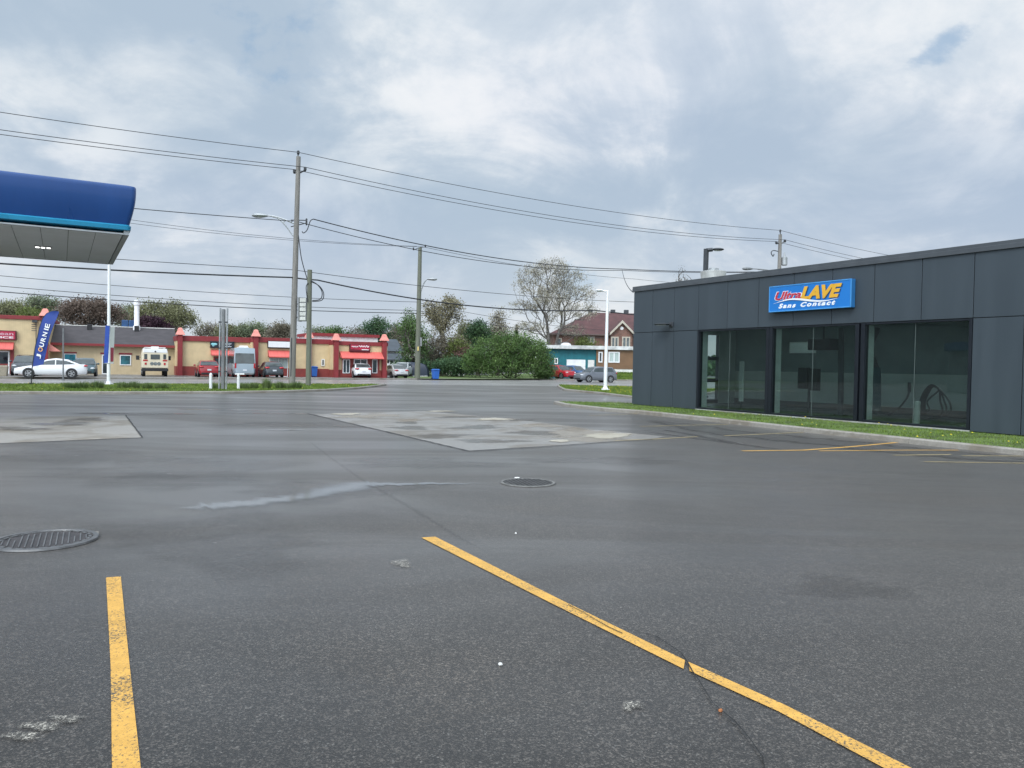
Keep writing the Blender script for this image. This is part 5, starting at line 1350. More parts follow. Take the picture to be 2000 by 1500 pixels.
def box_truck():
    q = on(301, 70.0)
    o = thing('camper_truck', 'cream square backed camper truck seen from behind at the shingle roof shop', 'truck', q, nose_in)
    cream = mat('cream body', (.66, .59, .44), .45, var=.06, scale=.8); W = 1.06
    F = Face((0, 0), 0)
    prof = [(-W, .75), (W, .75), (W, 1.95), (W * .93, 2.32), (-W * .93, 2.32), (-W, 1.95)]
    mb = MB(); mb.loft([[(-2.6, y, z) for y, z in prof], [(1.4, y, z) for y, z in prof]]); mb.build('body', cream, o, bevel=.05)
    mb = MB(); mb.loft([[(-2.62, y, z) for y, z in ((-W * .94, 2.10), (W * .94, 2.10), (W * .88, 2.45), (-W * .88, 2.45))], [(1.2, y, z) for y, z in ((-W * .94, 2.10), (W * .94, 2.10), (W * .88, 2.5), (-W * .88, 2.5))]]); mb.build('roof', M['white'], o, bevel=.04)
    mb = MB(); mb.box(-2.0, -.6, -.3, .3, 2.46, 2.66); mb.box(-2.3, .9, -.86, -.80, 2.52, 2.58); mb.box(-2.3, .9, .80, .86, 2.52, 2.58); mb.box(-2.3, -2.24, -.86, .86, 2.52, 2.58); mb.build('roof_rack', M['offwhite'], o, bevel=.02)
    for y0, y1 in ((-.88, -.64), (-.37, .37), (.64, .88)):
        mb = MB(); mb.box(-2.63, -2.60, y0, y1, 1.52, 1.98 if abs(y0 + y1) > .1 else 1.95); mb.build('rear_window', M['carglass'], o, bevel=.02)
    for sy in (-1, 1):
        mb = MB(); mb.box(-2.63, -2.60, sy * .97 - .0, sy * .60, 1.36, 1.48); mb.box(-2.63, -2.60, sy * .84, sy * .68, 1.03, 1.22); mb.build('taillight', M['lampred'], o)
        mb = MB(); mb.box(1.2, 1.5, sy * 1.32 - .14, sy * 1.32 + .14, 1.45, 1.85); mb.tube([(1.35, sy * 1.0, 1.7), (1.35, sy * 1.3, 1.7)], .025, 5); mb.build('mirror', M['black'], o)
        for xa in (-1.5, 2.1):
            mb = MB(); mb.tube([(xa, sy * .75, .40), (xa, sy * 1.02, .40)], .40, 18); w = mb.build('wheel', M['rubber'], o, True)
            mb = MB(); mb.tube([(xa, sy * 1.02, .40), (xa, sy * 1.03, .40)], .23, 12); mb.build('rim', M['white'], w)
    mb = MB()
    for yy in (-.26, .02, .30): mb.tube([(-2.60, -yy, 1.14), (-2.625, -yy, 1.14)], .15, 14)
    mb.build('emblem', mat('grey emblem', (.16, .18, .18), .6, var=.4, scale=9), o)
    mb = MB(); mb.tube([(-2.60, 0, 2.2), (-2.64, 0, 2.2)], .07, 10); mb.build('rear_camera', M['black'], o)
    mb = MB(); mb.box(-2.72, -2.4, -W, W, .48, .72); mb.build('rear_bumper', M['black'], o, bevel=.03)
    mb = MB(); mb.loft([[(1.4, -W, .6), (1.4, W, .6), (1.4, W, 1.9), (1.4, -W, 1.9)], [(2.3, -W, .6), (2.3, W, .6), (2.3, W * .95, 1.25), (2.3, -W * .95, 1.25)], [(3.0, -W * .9, .6), (3.0, W * .9, .6), (3.0, W * .85, 1.1), (3.0, -W * .85, 1.1)]]); mb.build('cab', cream, o)
box_truck()

# bins and small street things
def bin_(label, px, y, col, h=1.07):
    p = on(px, y); t = thing('wheelie_bin', label, 'bin', p, TH); m = mat('bin ' + label[:6], col, .5, var=.08)
    mb = MB(); mb.loft([[(sx_ * a, sy * b, z) for sx_, sy in ((-1, -1), (1, -1), (1, 1), (-1, 1))] for a, b, z in ((.24, .30, .08), (.29, .36, h - .12), (.31, .38, h - .12), (.31, .38, h - .07))]); mb.build('body', m, t, bevel=.02)
    mb = MB(); mb.loft([[(sx_ * a, sy * b - .02, z) for sx_, sy in ((-1, -1), (1, -1), (1, 1), (-1, 1))] for a, b, z in ((.33, .41, h - .068), (.33, .41, h - .03), (.24, .3, h + .03))]); mb.build('lid', m, t, bevel=.02)
    for sx_ in (-1, 1): mb = MB(); mb.tube([(sx_ * .24, .28, .11), (sx_ * .31, .28, .11)], .11, 12); mb.build('wheel', M['rubber'], t)
bin_('blue wheelie bin standing against red base wall behind short green pole', 613.5, 78.5, (.02, .10, .36))
bin_('green wheelie bin against red base wall under small window', 633.5, 80.0, (.05, .15, .10))
bin_('bright blue recycling bin alone on the kerb right of far pole', 851, 76.5, (.02, .11, .42), 1.02)
def stone_block():
    p = on(-1, 59.5); t = thing('stone_planter', 'worn beige concrete block at left edge of the photo', 'planter', p, TH)
    mb = MB(); mb.loft([[(sx_ * a, sy * a * .8, z) for sx_, sy in ((-1, -1), (1, -1), (1, 1), (-1, 1))] for a, z in ((.50, 0), (.56, .75), (.52, .82), (.44, .84))]); mb.build('block', concrete_mat('old block', (.33, .29, .22), 0), t, bevel=.05)
    mb = MB(); mb.box(-.36, .36, -.3, .3, .83, .86); mb.build('soil', M['bark'], t)
stone_block()
def rod():
    p = on(123.5, 55.6, .0); t = thing('thin_post', 'thin bare grey post standing in front of the white sedan', 'post', p, 0)
    h = D(123.5, 641, 55.6).z
    mb = MB(); mb.tube([(0, 0, 0), (0, 0, h)], .055, 8); mb.build('shaft', M['greysteel'], t, True)
    mb = MB(); mb.cyl((0, 0, 0), .14, .05, 10); mb.build('base_plate', M['greysteel'], t)
rod()

# ================================================================== POLES, LAMPS, WIRES
def pole_top(px, py, base): d = D(px, py, base.y); return d
U1 = P(570, 750, .12); T1 = D(583, 306, U1.y)
U2b = D(1523, 640, 80.0); T2 = D(1524, 458, 80.0); U2 = Vector((T2.x - .05, 80.0, 0))
U3 = P(815, 739, .125); T3 = D(820.5, 484, U3.y)
U4 = P(602, 753.5, .12); T4 = D(605, 527, U4.y)
def up(name, label, base, top, r0, r1, m):
    o = thing(name, label, 'utility pole', tuple(base), 0)
    mb = MB(); v = top - base
    mb.tube([(0, 0, -.1), v * .5, v], [r0, (r0 + r1) / 2, r1], 12); mb.build('shaft', m, o, True)
    return o, (lambda p: Vector(p) - base)
def arm_curve(mb, a, b, rise, r, n=10):
    a, b = Vector(a), Vector(b); pts = []
    for i in range(n + 1):
        t = i / n; p = a.lerp(b, t); p.z = a.z + (b.z - a.z) * math.sin(t * math.pi / 2) + rise * math.sin(math.pi * t) * .3; pts.append(p)
    mb.tube(pts, r, 6); return pts
def cobra(o, a, b, low, m=None):
    """curved bracket with a lower truss and a cobra head, from pole point a out to b"""
    m = m or M['steel']
    mb = MB(); pts = arm_curve(mb, a, b, 0, .055); q = arm_curve(mb, low, Vector(a).lerp(Vector(b), .78) + Vector((0, 0, (Vector(b).z - Vector(a).z) * .18 - .05)), 0, .05)
    for k in (3, 6): mb.tube([pts[k], q[min(10, k + 2)]], .04, 5)
    mb.build('lamp_arm', m, o, True)
    d = (Vector(b) - Vector(a)); d.z = 0; d.normalize(); mb = MB()
    c = Vector(b) + d * .35
    rings = []
    side = Vector((-d.y, d.x, 0))
    for t, w, h in ((-.45, .08, .07), (-.25, .16, .12), (.1, .24, .17), (.4, .22, .15), (.6, .10, .08)):
        rings.append([c + d * t + side * w * math.cos(k * math.pi / 5) + Vector((0, 0, h * math.sin(k * math.pi / 5))) for k in range(10)])
    mb.loft(rings); lh = mb.build('lamp_head', m, o, True)
    mb = MB(); mb.ell(tuple(c + Vector((0, 0, -.10)) + d * .1), (.17, .17, .07), 10, 6); mb.build('lens', M['lampclear'], lh, True)
def insul(mb, p, r=.10): p = Vector(p); mb.tube([p + Vector((0, 0, -.16)), p + Vector((0, 0, -.05)), p, p + Vector((0, 0, .08)), p + Vector((0, 0, .14))], [r * .5, r, r * .8, r, r * .4], 8)
o, lo = up('utility_pole', 'tallest weathered grey utility pole with curved lamp arm on the grass', U1, T1, .23, .15, M['wood'])
mb = MB(); i0 = lo(D(582.5, 298, U1.y)); mb.tube([lo(T1) + Vector((-.12, 0, -.6)), i0 + Vector((0, 0, -.1))], .035, 6); insul(mb, i0); mb.build('top_insulator', M['dkgrey'], o, True)
Ia, Ib = D(575, 334.5, U1.y), D(596, 330, U1.y)
for I in (Ia, Ib):
    c = lo(T1 + (U1 - T1) * .075); mb = MB(); mb.tube([c, lo(I) + Vector((0, 0, -.08))], .05, 6); insul(mb, lo(I), .11); mb.build('insulator', M['dkgrey'], o, True)
cobra(o, lo(D(575, 437, U1.y)), lo(D(520, 421, U1.y)), lo(D(572.5, 461, U1.y)))
mb = MB(); c = lo(D(577, 430, U1.y))
for dz in (0, -.45): mb.tube([c + Vector((-.3, 0, dz)), c + Vector((.75, 0, dz * .4))], .035, 5); insul(mb, c + Vector((.75, 0, dz * .4)), .07)
mb.build('secondary_bracket', M['dkgrey'], o)
def ubend(pxs, y, r): return [D(a, b, y) for a, b in pxs], r
cables_on_pole = [[(590, 452), (593, 455), (600, 449), (606, 432), (612, 428)], [(583, 460), (588, 500), (594, 525), (600, 545), (602, 560)]]
def spline(pts, k=5):
    pts = [Vector(p) for p in pts]; out = []
    for i in range(len(pts) - 1):
        p0, p1, p2, p3 = pts[max(i - 1, 0)], pts[i], pts[i + 1], pts[min(i + 2, len(pts) - 1)]
        for j in range(k):
            q = j / k; out.append(.5 * ((2 * p1) + (p2 - p0) * q + (2 * p0 - 5 * p1 + 4 * p2 - p3) * q * q + (3 * p1 - p0 - 3 * p2 + p3) * q ** 3))
    return out + [pts[-1]]
for pl in cables_on_pole:
    mb = MB(); mb.tube([lo(p) for p in spline([D(a, b, U1.y - .25) for a, b in pl])], .032, 5); mb.build('riser_cable', M['cable'], o, True)
mb = MB(); a, b = lo(D(571.5, 660, U1.y)), lo(D(570, 735, U1.y)); a.y = b.y = -.22; mb.tube([a, b], .03, 5); mb.build('ground_guard', M['dkgrey'], o)
# louvred cabinet
(bx0, bx1) = D(583.5, 600, U1.y), D(601, 600, U1.y); zt, zb = D(590, 581, U1.y).z, D(590, 628, U1.y).z
t = thing('louvred_cabinet', 'pale grey louvred metal cabinet bracketed to the tallest utility pole', 'cabinet', (bx0.x, U1.y, zb), R(-8))
w, h = bx1.x - bx0.x, zt - zb
mb = MB(); mb.box(0, .14, -.22, .22, 0, h); mb.box(.14, w, -.18, .2, .02, h - .03); mb.build('casing', M['greysteel'], t, bevel=.02)
mb = MB()
for k in range(5): mb.box(.16, w - .02, -.225, -.185, h * (.04 + .19 * k), h * (.04 + .19 * k) + h * .15)
mb.build('louvre', mat('louvre grey', (.52, .53, .50), .5), t, bevel=.015)
mb = MB(); mb.box(-.35, .0, -.04, .04, h * .70, h * .76); mb.box(-.35, .0, -.04, .04, h * .14, h * .2); mb.build('bracket', M['greysteel'], t)

o, lo = up('utility_pole', 'short greenish treated pole with no arm beside the tallest pole', U4, T4, .17, .15, M['woodgreen'])
for r_ in (0, 1):
    mb = MB(); mb.tube([lo(p) for p in spline([D(a + 3 * r_ * s_, b + 2 * r_, U4.y - .2) for a, b, s_ in ((607, 548, 0), (620, 556, 1), (629, 570, 1), (626, 584, 1), (610, 587, 0))])], .03, 5); mb.build('cable_loop', M['cable'], o, True)
mb = MB(); mb.tube([lo(p) for p in spline([D(a, b, U4.y - .2) for a, b in ((602, 552), (598, 560), (599, 575), (601, 590))])], .03, 5); mb.build('cable_loop', M['cable'], o, True)
mb = MB(); a, b = lo(D(608.3, 640, U4.y)), lo(D(606.8, 748, U4.y)); mb.tube([a, b], .025, 5); mb.build('ground_wire', M['steel'], o)

o, lo = up('utility_pole', 'far greenish utility pole with small lamp arm left of the bush', U3, T3, .30, .19, M['woodgreen'])
cobra(o, lo(D(818, 582, U3.y)), lo(D(836, 545, U3.y)), lo(D(817.5, 592, U3.y)))
mb = MB(); c = lo(T3)
mb.tube([c + Vector((-.7, 0, -.25)), c + Vector((0, 0, .05)), c + Vector((.55, 0, .1))], .04, 5); insul(mb, c + Vector((-.7, 0, -.1)), .09); insul(mb, c + Vector((.55, 0, .2)), .09); mb.build('insulator', M['dkgrey'], o, True)
a, b = lo(D(820.5, 659, U3.y - .3)), lo(D(824, 676, U3.y - .3)); mb = MB(); mb.box(a.x, b.x, -.35, -.28, b.z, a.z); mb.build('sign_back', M['greysteel'], o)
a, b = lo(D(815.5, 677, U3.y - .4)), lo(D(817.5, 685, U3.y - .4)); mb = MB(); mb.box(a.x, b.x, -.37, -.33, b.z, a.z); mb.build('marker_plate', mat('yellow marker', (.7, .55, .18), .5), o)

o, lo = up('utility_pole', 'distant utility pole with transformer rising behind the charcoal building', U2, T2, .26, .17, M['wood'])
mb = MB(); i2 = D(1524, 451, 80); insul(mb, lo(i2), .11); mb.tube([lo(T2), lo(i2)], .05, 6); mb.build('top_insulator', M['dkgrey'], o, True)
I2a, I2b = D(1516.5, 474, 80), D(1533, 470.5, 80)
for I in (I2a, I2b): mb = MB(); mb.tube([lo(D(1524, 478, 80)), lo(I)], .055, 6); insul(mb, lo(I), .15); mb.build('insulator', M['dkgrey'], o, True)
c = lo(D(1532, 510, 80)); mb = MB(); mb.tube([c + Vector((0, 0, -.45)), c + Vector((0, 0, -.4)), c + Vector((0, 0, .35)), c + Vector((0, 0, .45))], [.24, .3, .3, .2], 14); mb.tube([c + Vector((0, 0, .45)), c + Vector((0, 0, .9))], [.09, .05], 8); mb.build('transformer', M['steel'], o, True)
c = lo(D(1510, 494, 80)); mb = MB(); mb.tube(spline([c + Vector((.6, 0, .15)), c + Vector((0, 0, .25)), c + Vector((-.2, 0, 0)), c + Vector((0, 0, -.35)), c + Vector((.1, 0, -.1))]), .05, 6); mb.tube([c + Vector((.6, 0, .15)), lo(D(1523, 492, 80))], .04, 5); mb.build('cutout', M['dkgrey'], o, True)
cobra(o, lo(D(1522, 531, 80)), lo(D(1468, 525, 80)), lo(D(1522, 540, 80)), M['greysteel'])

# parking lamps
def lamp_post(label, base, top, head_dx, m, r0, r1, headlen, fl):
    o = thing('lamp_post', label, 'lamp post', tuple(base), 0); v = Vector(top) - Vector(base)
    mb = MB(); mb.tube([(0, 0, 0), v], [r0, r1], 4 if fl == 'sq' else 10); mb.build('shaft', m, o, fl != 'sq')
    mb = MB(); s = r0 * 2.0; mb.box(-s, s, -s, s, 0, .10); mb.cyl((0, 0, .1), r0 * 1.5, .14, 10, r2=r0 * 1.1); mb.build('base_plate', m, o, bevel=.02)
    sg = 1 if head_dx > 0 else -1
    mb = MB(); mb.tube([v + Vector((0, 0, -.08)), v + Vector((sg * .35, 0, -.04))], r1 * .8, 6); mb.build('arm', m, o)
    mb = MB(); c = v + Vector((sg * (.3 + headlen / 2), 0, -.02)); mb.ell(tuple(c), (headlen / 2, .24, .085), 14, 6); mb.build('lamp_head', m, o, True)
    mb = MB(); mb.ell(tuple(c - Vector((0, 0, .06))), (headlen * .36, .16, .04), 12, 5); mb.build('lens', M['lampclear'], o, True)
    return o
b = P(1182, 762.5, .12)
lamp_post('white lamp post with flat head on grass left of the charcoal building', b, D(1187, 567, b.y), -1, M['white'], .125, .085, .50, 'r')
t = D(1379.5, 486, 44.0)
lamp_post('dark square lamp post rising behind the charcoal car wash roof', (t.x - .06, 44.0, 0), t, 1, M['dkgrey'], .15, .15, .72, 'sq')
b = P(212, 752, .12); t = D(213.5, 440, b.y)
o = lamp_post('slim white pole with hanging banners behind the blue canopy', b, t, 1, M['white'], .095, .07, .6, 'r')
z1, z0 = D(212, 636, b.y).z - b.z, D(212, 709.5, b.y).z - b.z
t = thing('banner', 'blue banner with red and white edge clipped on slim white pole', 'banner', (b.x, b.y, b.z + z0), 0)
mb = MB(); h = z1 - z0
xx = lambda px: (D(px, 680, b.y).x - b.x)
mb.loft([[(xx(204.5), -.12, 0), (xx(212.5), -.10, 0), (xx(212.5), -.08, 0), (xx(204.5), -.10, 0)], [(xx(208), -.12, h), (xx(216), -.10, h), (xx(216), -.08, h), (xx(208), -.10, h)]]); mb.build('cloth', mat('banner blue', (.015, .06, .33), .6), t)
mb = MB(); mb.loft([[(xx(213.5), .0, .0), (xx(215.2), .35, .0), (xx(215.2), .37, .0), (xx(213.5), .02, .0)], [(xx(216), .0, h * .97), (xx(217.6), .35, h * .97), (xx(217.6), .37, h * .97), (xx(216), .02, h * .97)]]); bk = mb.build('side_cloth', M['white'], t)
mb = MB(); mb.loft([[(xx(213.9), -.02, .1), (xx(215.5), .33, .1), (xx(215.5), .34, .1), (xx(213.9), .0, .1)], [(xx(214.8), -.02, h * .42), (xx(216.4), .33, h * .42), (xx(216.4), .34, h * .42), (xx(214.8), .0, h * .42)]]); mb.build('red_print', mat('banner red', (.42, .06, .10), .6), bk)
mb = MB(); mb.tube([(-.05, -.1, h), (.55, -.1, h)], .02, 5); mb.tube([(-.25, -.1, 0), (.35, -.1, 0)], .02, 5); mb.build('rod', M['steel'], t)

# feather flag
def feather_flag():
    b = P(61, 751.5, .12); y = b.y
    o = thing('feather_flag', 'tall navy feather flag with white upright lettering on the grass', 'flag', tuple(b), 0)
    lo = lambda px, py, dy=0: D(px, py, y) - b + Vector((0, dy, 0))
    left = [(63.5, 716), (65, 700), (69, 680), (73, 660), (77.5, 640), (84, 622), (91, 613), (99, 608.5), (108, 607)]
    right = [(84.5, 712), (87, 700), (90.5, 684), (94.5, 668), (100, 650), (106, 634), (110.5, 622), (114, 612), (114.5, 608.5)]
    mb = MB(); n = len(left); wv = [.05 * math.sin(i * 1.1) for i in range(n)]
    vs = []
    for dy in (-.008, .008):
        for i in range(n): vs += [lo(*left[i], dy), lo((left[i][0] + right[i][0]) / 2, (left[i][1] + right[i][1]) / 2, dy + wv[i]), lo(*right[i], dy + wv[i] * .6)]
    fs = []
    for i in range(n - 1):
        for j in range(2):
            a = i * 3 + j; fs += [(a, a + 1, a + 4, a + 3), (3 * n + a, 3 * n + a + 3, 3 * n + a + 4, 3 * n + a + 1)]
    mb.add(vs, fs); mb.build('cloth', mat('flag navy', (.018, .05, .26), .6, var=.1, scale=1.5), o, True)
    # lettering runs up the flag
    pp = [(77.5, 699), (81, 685.5), (83.5, 676.5), (86.5, 666), (89.5, 656), (92.3, 646.5), (94.5, 639.5)]
    org, gold = M['white'], mat('flag gold', (.75, .38, .12), .6)
    for k, ch in enumerate('JOURNIE'):
        cx, cy = pp[k][0], pp[k][1] - 3
        d = Vector((2.4, -9.0)); d = d / d.length; q = Vector((d.y * -1, d.x)); q = Vector((9.0, 2.4)) / Vector((9.0, 2.4)).length
        wl_, hh = (4.2, 9.0) if ch != 'I' else (1.2, 9.0)
        if ch == 'I': hh = 9.0
        # reading direction goes up (d); letter tops point left-up, i.e. along -q
        base_ = Vector((cx, cy)) + q * hh / 2 - d * wl_
        lr = base_ + d * wl_ * 2; ul = base_ - q * hh
        lettering(ch, (lo(*base_, -.085), lo(*lr, -.085), lo(*ul, -.085)), (0, -.01, 0), gold if ch == 'O' else org, o, 'letter', 0, .02)
    mb = MB(); mb.tube([lo(*p) for p in spline([(61, 751.5, 0), (62.5, 730, 0), (63.2, 716, 0), (68, 680, 0), (76.5, 640, 0), (86, 617, 0), (98, 608, 0), (110, 606.3, 0)])] if False else [lo(a, c_) for a, c_ in ((61, 751.5), (62, 732), (63, 716), (68.5, 680), (77, 640), (83.5, 621), (91, 612.3), (99, 608), (110, 606.4))], [.03, .03, .028, .026, .022, .02, .018, .016, .014], 6); mb.build('rod', M['dkgrey'], o, True)
    mb = MB(); mb.cyl((0, 0, 0), .10, .10, 8); mb.cyl((0, 0, .35), .06, .16, 8); mb.build('ground_spike', M['black'], o)
feather_flag()

# edge-on road sign and white posts on the grass
b = P(434.5, 760.5, .12); t = D(436.5, 602, b.y); H = t.z - b.z
o = thing('sign_posts', 'tall grey steel sign posts seen edge on between bollards', 'sign', tuple(b), R(12))
for dx in (-.16, .19):
    mb = MB(); mb.tube([(dx, -.05, 0), (dx + .03, -.05, H)], .045, 8); mb.build('post', M['steel'], o, True)
mb = MB(); mb.box(-.06, .085, -.12, .25, .03, H - .05); mb.box(-.02, .05, -.13, -.12, .03, H - .05); mb.build('panel_edge', M['greysteel'], o, bevel=.015)
for z in (.9, H * .5, H * .82): mb = MB(); mb.box(-.2, .24, -.10, -.02, z, z + .07); mb.build('clamp', M['dkgrey'], o)
def bollard(px, py0, py1, label, tee=False):
    b = P(px, py0, .12); h = D(px, py1, b.y).z - b.z
    o = thing('bollard', label, 'bollard', tuple(b), R(10))
    mb = MB(); mb.tube([(0, 0, 0), (0, 0, h - .03), (0, 0, h)], [.075, .075, .05], 12); mb.build('post', M['white'], o, True)
    if tee: mb = MB(); mb.box(-.16, .30, -.07, .07, h - .02, h + .05); mb.build('cross_plate', M['white'], o, bevel=.01)
    else: mb = MB(); mb.cyl((0, 0, h - .001), .055, .03, 10, r2=.02); mb.build('cap', M['white'], o)
bollard(411.5, 760.5, 729.5, 'plain white bollard on the grass left of the grey sign posts')
bollard(465.5, 760.5, 731, 'white bollard with flat cross plate right of the grey sign posts', True)

# wires
def wire(label, pts, r=.02, sag=0.0, n=22, group='overhead wires along the street'):
    pts = [Vector(p) for p in pts]; path = []
    sags = sag if isinstance(sag, (list, tuple)) else [sag] * (len(pts) - 1)
    for a, b, s in zip(pts[:-1], pts[1:], sags):
        for i in range(n):
            t = i / n; p = a.lerp(b, t); p.z -= 4 * s * t * (1 - t); path.append(p)
    path.append(pts[-1]); o0 = path[0].copy()
    mb = MB(); mb.tube([p - o0 for p in path], r, 5)
    w = mb.build('overhead_wire', M['cable'], None, True, loc=tuple(o0)); tag(w, label, 'wire', group)
span = T2 - T1; span.z = 0
prev = lambda p, dz=0.3: Vector(p) - span + Vector((0, 0, dz))
nxt = lambda p, dz=0: Vector(p) + span + Vector((0, 0, dz))
top1, top2 = D(582.5, 297.5, U1.y), D(1524, 450, 80)
wire('highest overhead wire running over the pole tops', [prev(top1), top1, top2, nxt(top2)], .021, .75)
wire('second highest wire on the right hand pole insulators', [prev(Ib), Ib + Vector((0, 0, .12)), I2b + Vector((0, 0, .12)), nxt(I2b)], .021, [.75, .95, .8])
wire('third highest wire on the left hand pole insulators', [prev(Ia), Ia + Vector((0, 0, .12)), I2a + Vector((0, 0, .12)), nxt(I2a)], .021, [.75, .95, .8])
wire('dark cable bundle leaving the loop beside the lamp arm', [D(612, 428, U1.y - .25), D(1215, 525.5, 73), D(1523, 530, 80)], .036, [.75, .15])
wire('cable just under the dark bundle right of tallest pole', [D(578, 432, U1.y), D(1215, 528, 73), D(1523, 531, 80)], .026, [.95, .15])
nt_ = D(573, 432, U1.y); wire('neutral cable level with the lamp arm left of tallest pole', [prev(nt_), nt_], .026, .7)
c1 = D(570, 542, U1.y - .2); c2 = D(1523, 640, 80)
wire('thick dark telephone cable below the lamp arm', [prev(c1, .5), c1], .05, .75)
wire('thick dark telephone cable sloping down past the far pole to the bush', [c1, D(620, 547, U1.y + 3), D(1160, 606, 68), c2], .05, [.02, .72, .1])
c1 = D(572, 527, U1.y + .2); wire('thin lone wire crossing midway between lamp arm and thick cable', [prev(c1, .4), c1, D(1240, 590, 70), D(1523, 612, 80)], .02, [.5, .35, .1])
wp = lambda yl, yr, y2=83.0: [D(-150, yl, 60), D(819, yr, U3.y)]
wire('upper of three low wires ending on the far pole', wp(524, 590), .024, .42)
wire('middle of three low wires ending on the far pole', wp(545, 606.5), .026, .42)
wire('lowest and thickest of three low wires ending on the far pole', wp(557, 612), .038, .42)
wire('faint upper wire from canopy to top of far pole', [D(-150, 360, 60), D(814, 481, U3.y)], .018, .9)
wire('faint wire from canopy to insulator of far pole', [D(-150, 372, 60), D(826, 482, U3.y)], .018, .9)
wire('faint high wire continuing right from far pole top', [D(826, 482, U3.y), D(1240, 545, 112), D(1500, 560, 140)], .022, [.5, .3])
wire('faint low wire continuing right from far pole', [D(819, 592, U3.y), D(1180, 645, 112)], .022, .4)
wire('lower cable continuing right from far pole into the thicket', [D(819, 607, U3.y), D(1180, 660, 112)], .028, .4)
wire('service drop falling from the bundle to the charcoal building corner', [D(1215, 527, 73), D(1237, 571, 33.5)], .022, .35)

# ================================================================== TREES AND BUSHES
def crown_points(g, lobes, n):
    """points through a union of ellipsoids, denser towards the outside"""
    out = []
    vol = np.array([l[3] * l[4] * l[5] for l in lobes]) ** .8; cnt = (vol / vol.sum() * n).astype(int) + 1
    for l, k in zip(lobes, cnt):
        d = g.normal(size=(k, 3)); d /= np.linalg.norm(d, axis=1)[:, None]
        r = g.uniform(0.02, 1, k) ** .42
        out.append(np.array(l[:3]) + d * r[:, None] * np.array(l[3:]))
    return np.concatenate(out)
def skeleton(g, pts, base, fork, stems=1, wander=.03, pw=.22):
    nodes = [np.array(base, float)]; par = [-1]; path = [0.0]
    roots = []
    for s in range(stems):
        b = np.array(base, float) + (g.normal(0, .25, 3) * [1, 1, 0] if stems > 1 else 0); f = np.array(fork, float) + (g.normal(0, .5, 3) if stems > 1 else 0)
        prev_ = 0; k = 5
        for i in range(1, k + 1):
            p = b + (f - b) * i / k + g.normal(0, wander, 3) * (1 if i < k else .5)
            nodes.append(p); par.append(prev_); path.append(path[prev_] + np.linalg.norm(p - nodes[prev_])); prev_ = len(nodes) - 1
        roots.append(prev_)
    order = np.argsort(np.linalg.norm(pts - np.array(fork), axis=1))
    N = len(nodes) + len(pts) * 2; A = np.full((N, 3), 1e9); A[:len(nodes)] = nodes; PL = np.full(N, 1e9); PL[:len(nodes)] = path; PL[:1] = 1e9
    n = len(nodes)
    par = list(par)
    for i in order:
        p = pts[i]; d = np.linalg.norm(A[:n] - p, axis=1); up = np.maximum(0, A[:n, 2] - p[2])
        j = int(np.argmin(d + pw * PL[:n] + .5 * up))
        if d[j] > 1.1:                        # bend long limbs
            m = A[j] + (p - A[j]) * .5 + np.array([g.normal(0, .08), g.normal(0, .08), -.06 * d[j]]) * d[j] * .6
            A[n] = m; par.append(j); PL[n] = PL[j] + np.linalg.norm(m - A[j]); j = n; n += 1
        A[n] = p; par.append(j); PL[n] = PL[j] + np.linalg.norm(p - A[j]); n += 1
    par = np.array(par); w = np.ones(n)
    for i in range(n - 1, 0, -1): w[par[i]] += w[i]
    return A[:n], par, w
def limbs(name, A, par, w, tip, trunk_r, m, parent, sides=5, flare=1.3):
    n = len(A); ww = w / w.max(); R_ = np.maximum(tip, trunk_r * ww ** .5)
    i = np.arange(1, n); p = par[1:]
    a, b = A[p], A[i]; ra = np.minimum(R_[p], R_[i] * 1.35); ra = np.where(p == 0, trunk_r * flare, ra); rb = R_[i]
    t = b - a; L = np.linalg.norm(t, axis=1)[:, None] + 1e-9; t = t / L
    ref = np.where(np.abs(t[:, 2:3]) < .9, np.array([[0, 0, 1.]]), np.array([[1., 0, 0]]))
    u = np.cross(t, ref); u /= np.linalg.norm(u, axis=1)[:, None]; v = np.cross(t, u)
    ang = 2 * np.pi * np.arange(sides) / sides
    cs, sn = np.cos(ang)[None, :, None], np.sin(ang)[None, :, None]
    off = u[:, None, :] * cs + v[:, None, :] * sn
    va = a[:, None, :] + off * ra[:, None, None]; vb = b[:, None, :] + off * rb[:, None, None]
    V = np.concatenate([va, vb], 1).reshape(-1, 3); k = len(i)
    q = np.arange(sides); f = np.stack([q, (q + 1) % sides, (q + 1) % sides + sides, q + sides], 1)
    Fc = (np.arange(k)[:, None, None] * 2 * sides + f[None]).reshape(-1, 4)
    return np_mesh(name, V, Fc, m, parent, True)
def leaves(name, g, A, w, count, size, spread, m, parent, tipmax=3, flat=.6):
    tips = np.where(w <= tipmax)[0]; tips = tips[A[tips, 2] > A[:, 2].min() + .2]
    j = g.choice(tips, count); c = A[j] + g.normal(0, spread, (count, 3)) * [1, 1, .75]
    c[:, 2] = np.maximum(c[:, 2], .12)
    a = g.normal(size=(count, 3)); a /= np.linalg.norm(a, axis=1)[:, None]
    b = np.cross(a, g.normal(size=(count, 3))); b /= np.linalg.norm(b, axis=1)[:, None]
    s = size * g.uniform(.5, 1.35, count)[:, None]
    V = np.stack([c - a * s, c - b * s * flat, c + a * s, c + b * s * flat], 1).reshape(-1, 3)
    return np_mesh(name, V, np.arange(4 * count).reshape(-1, 4), m, parent)
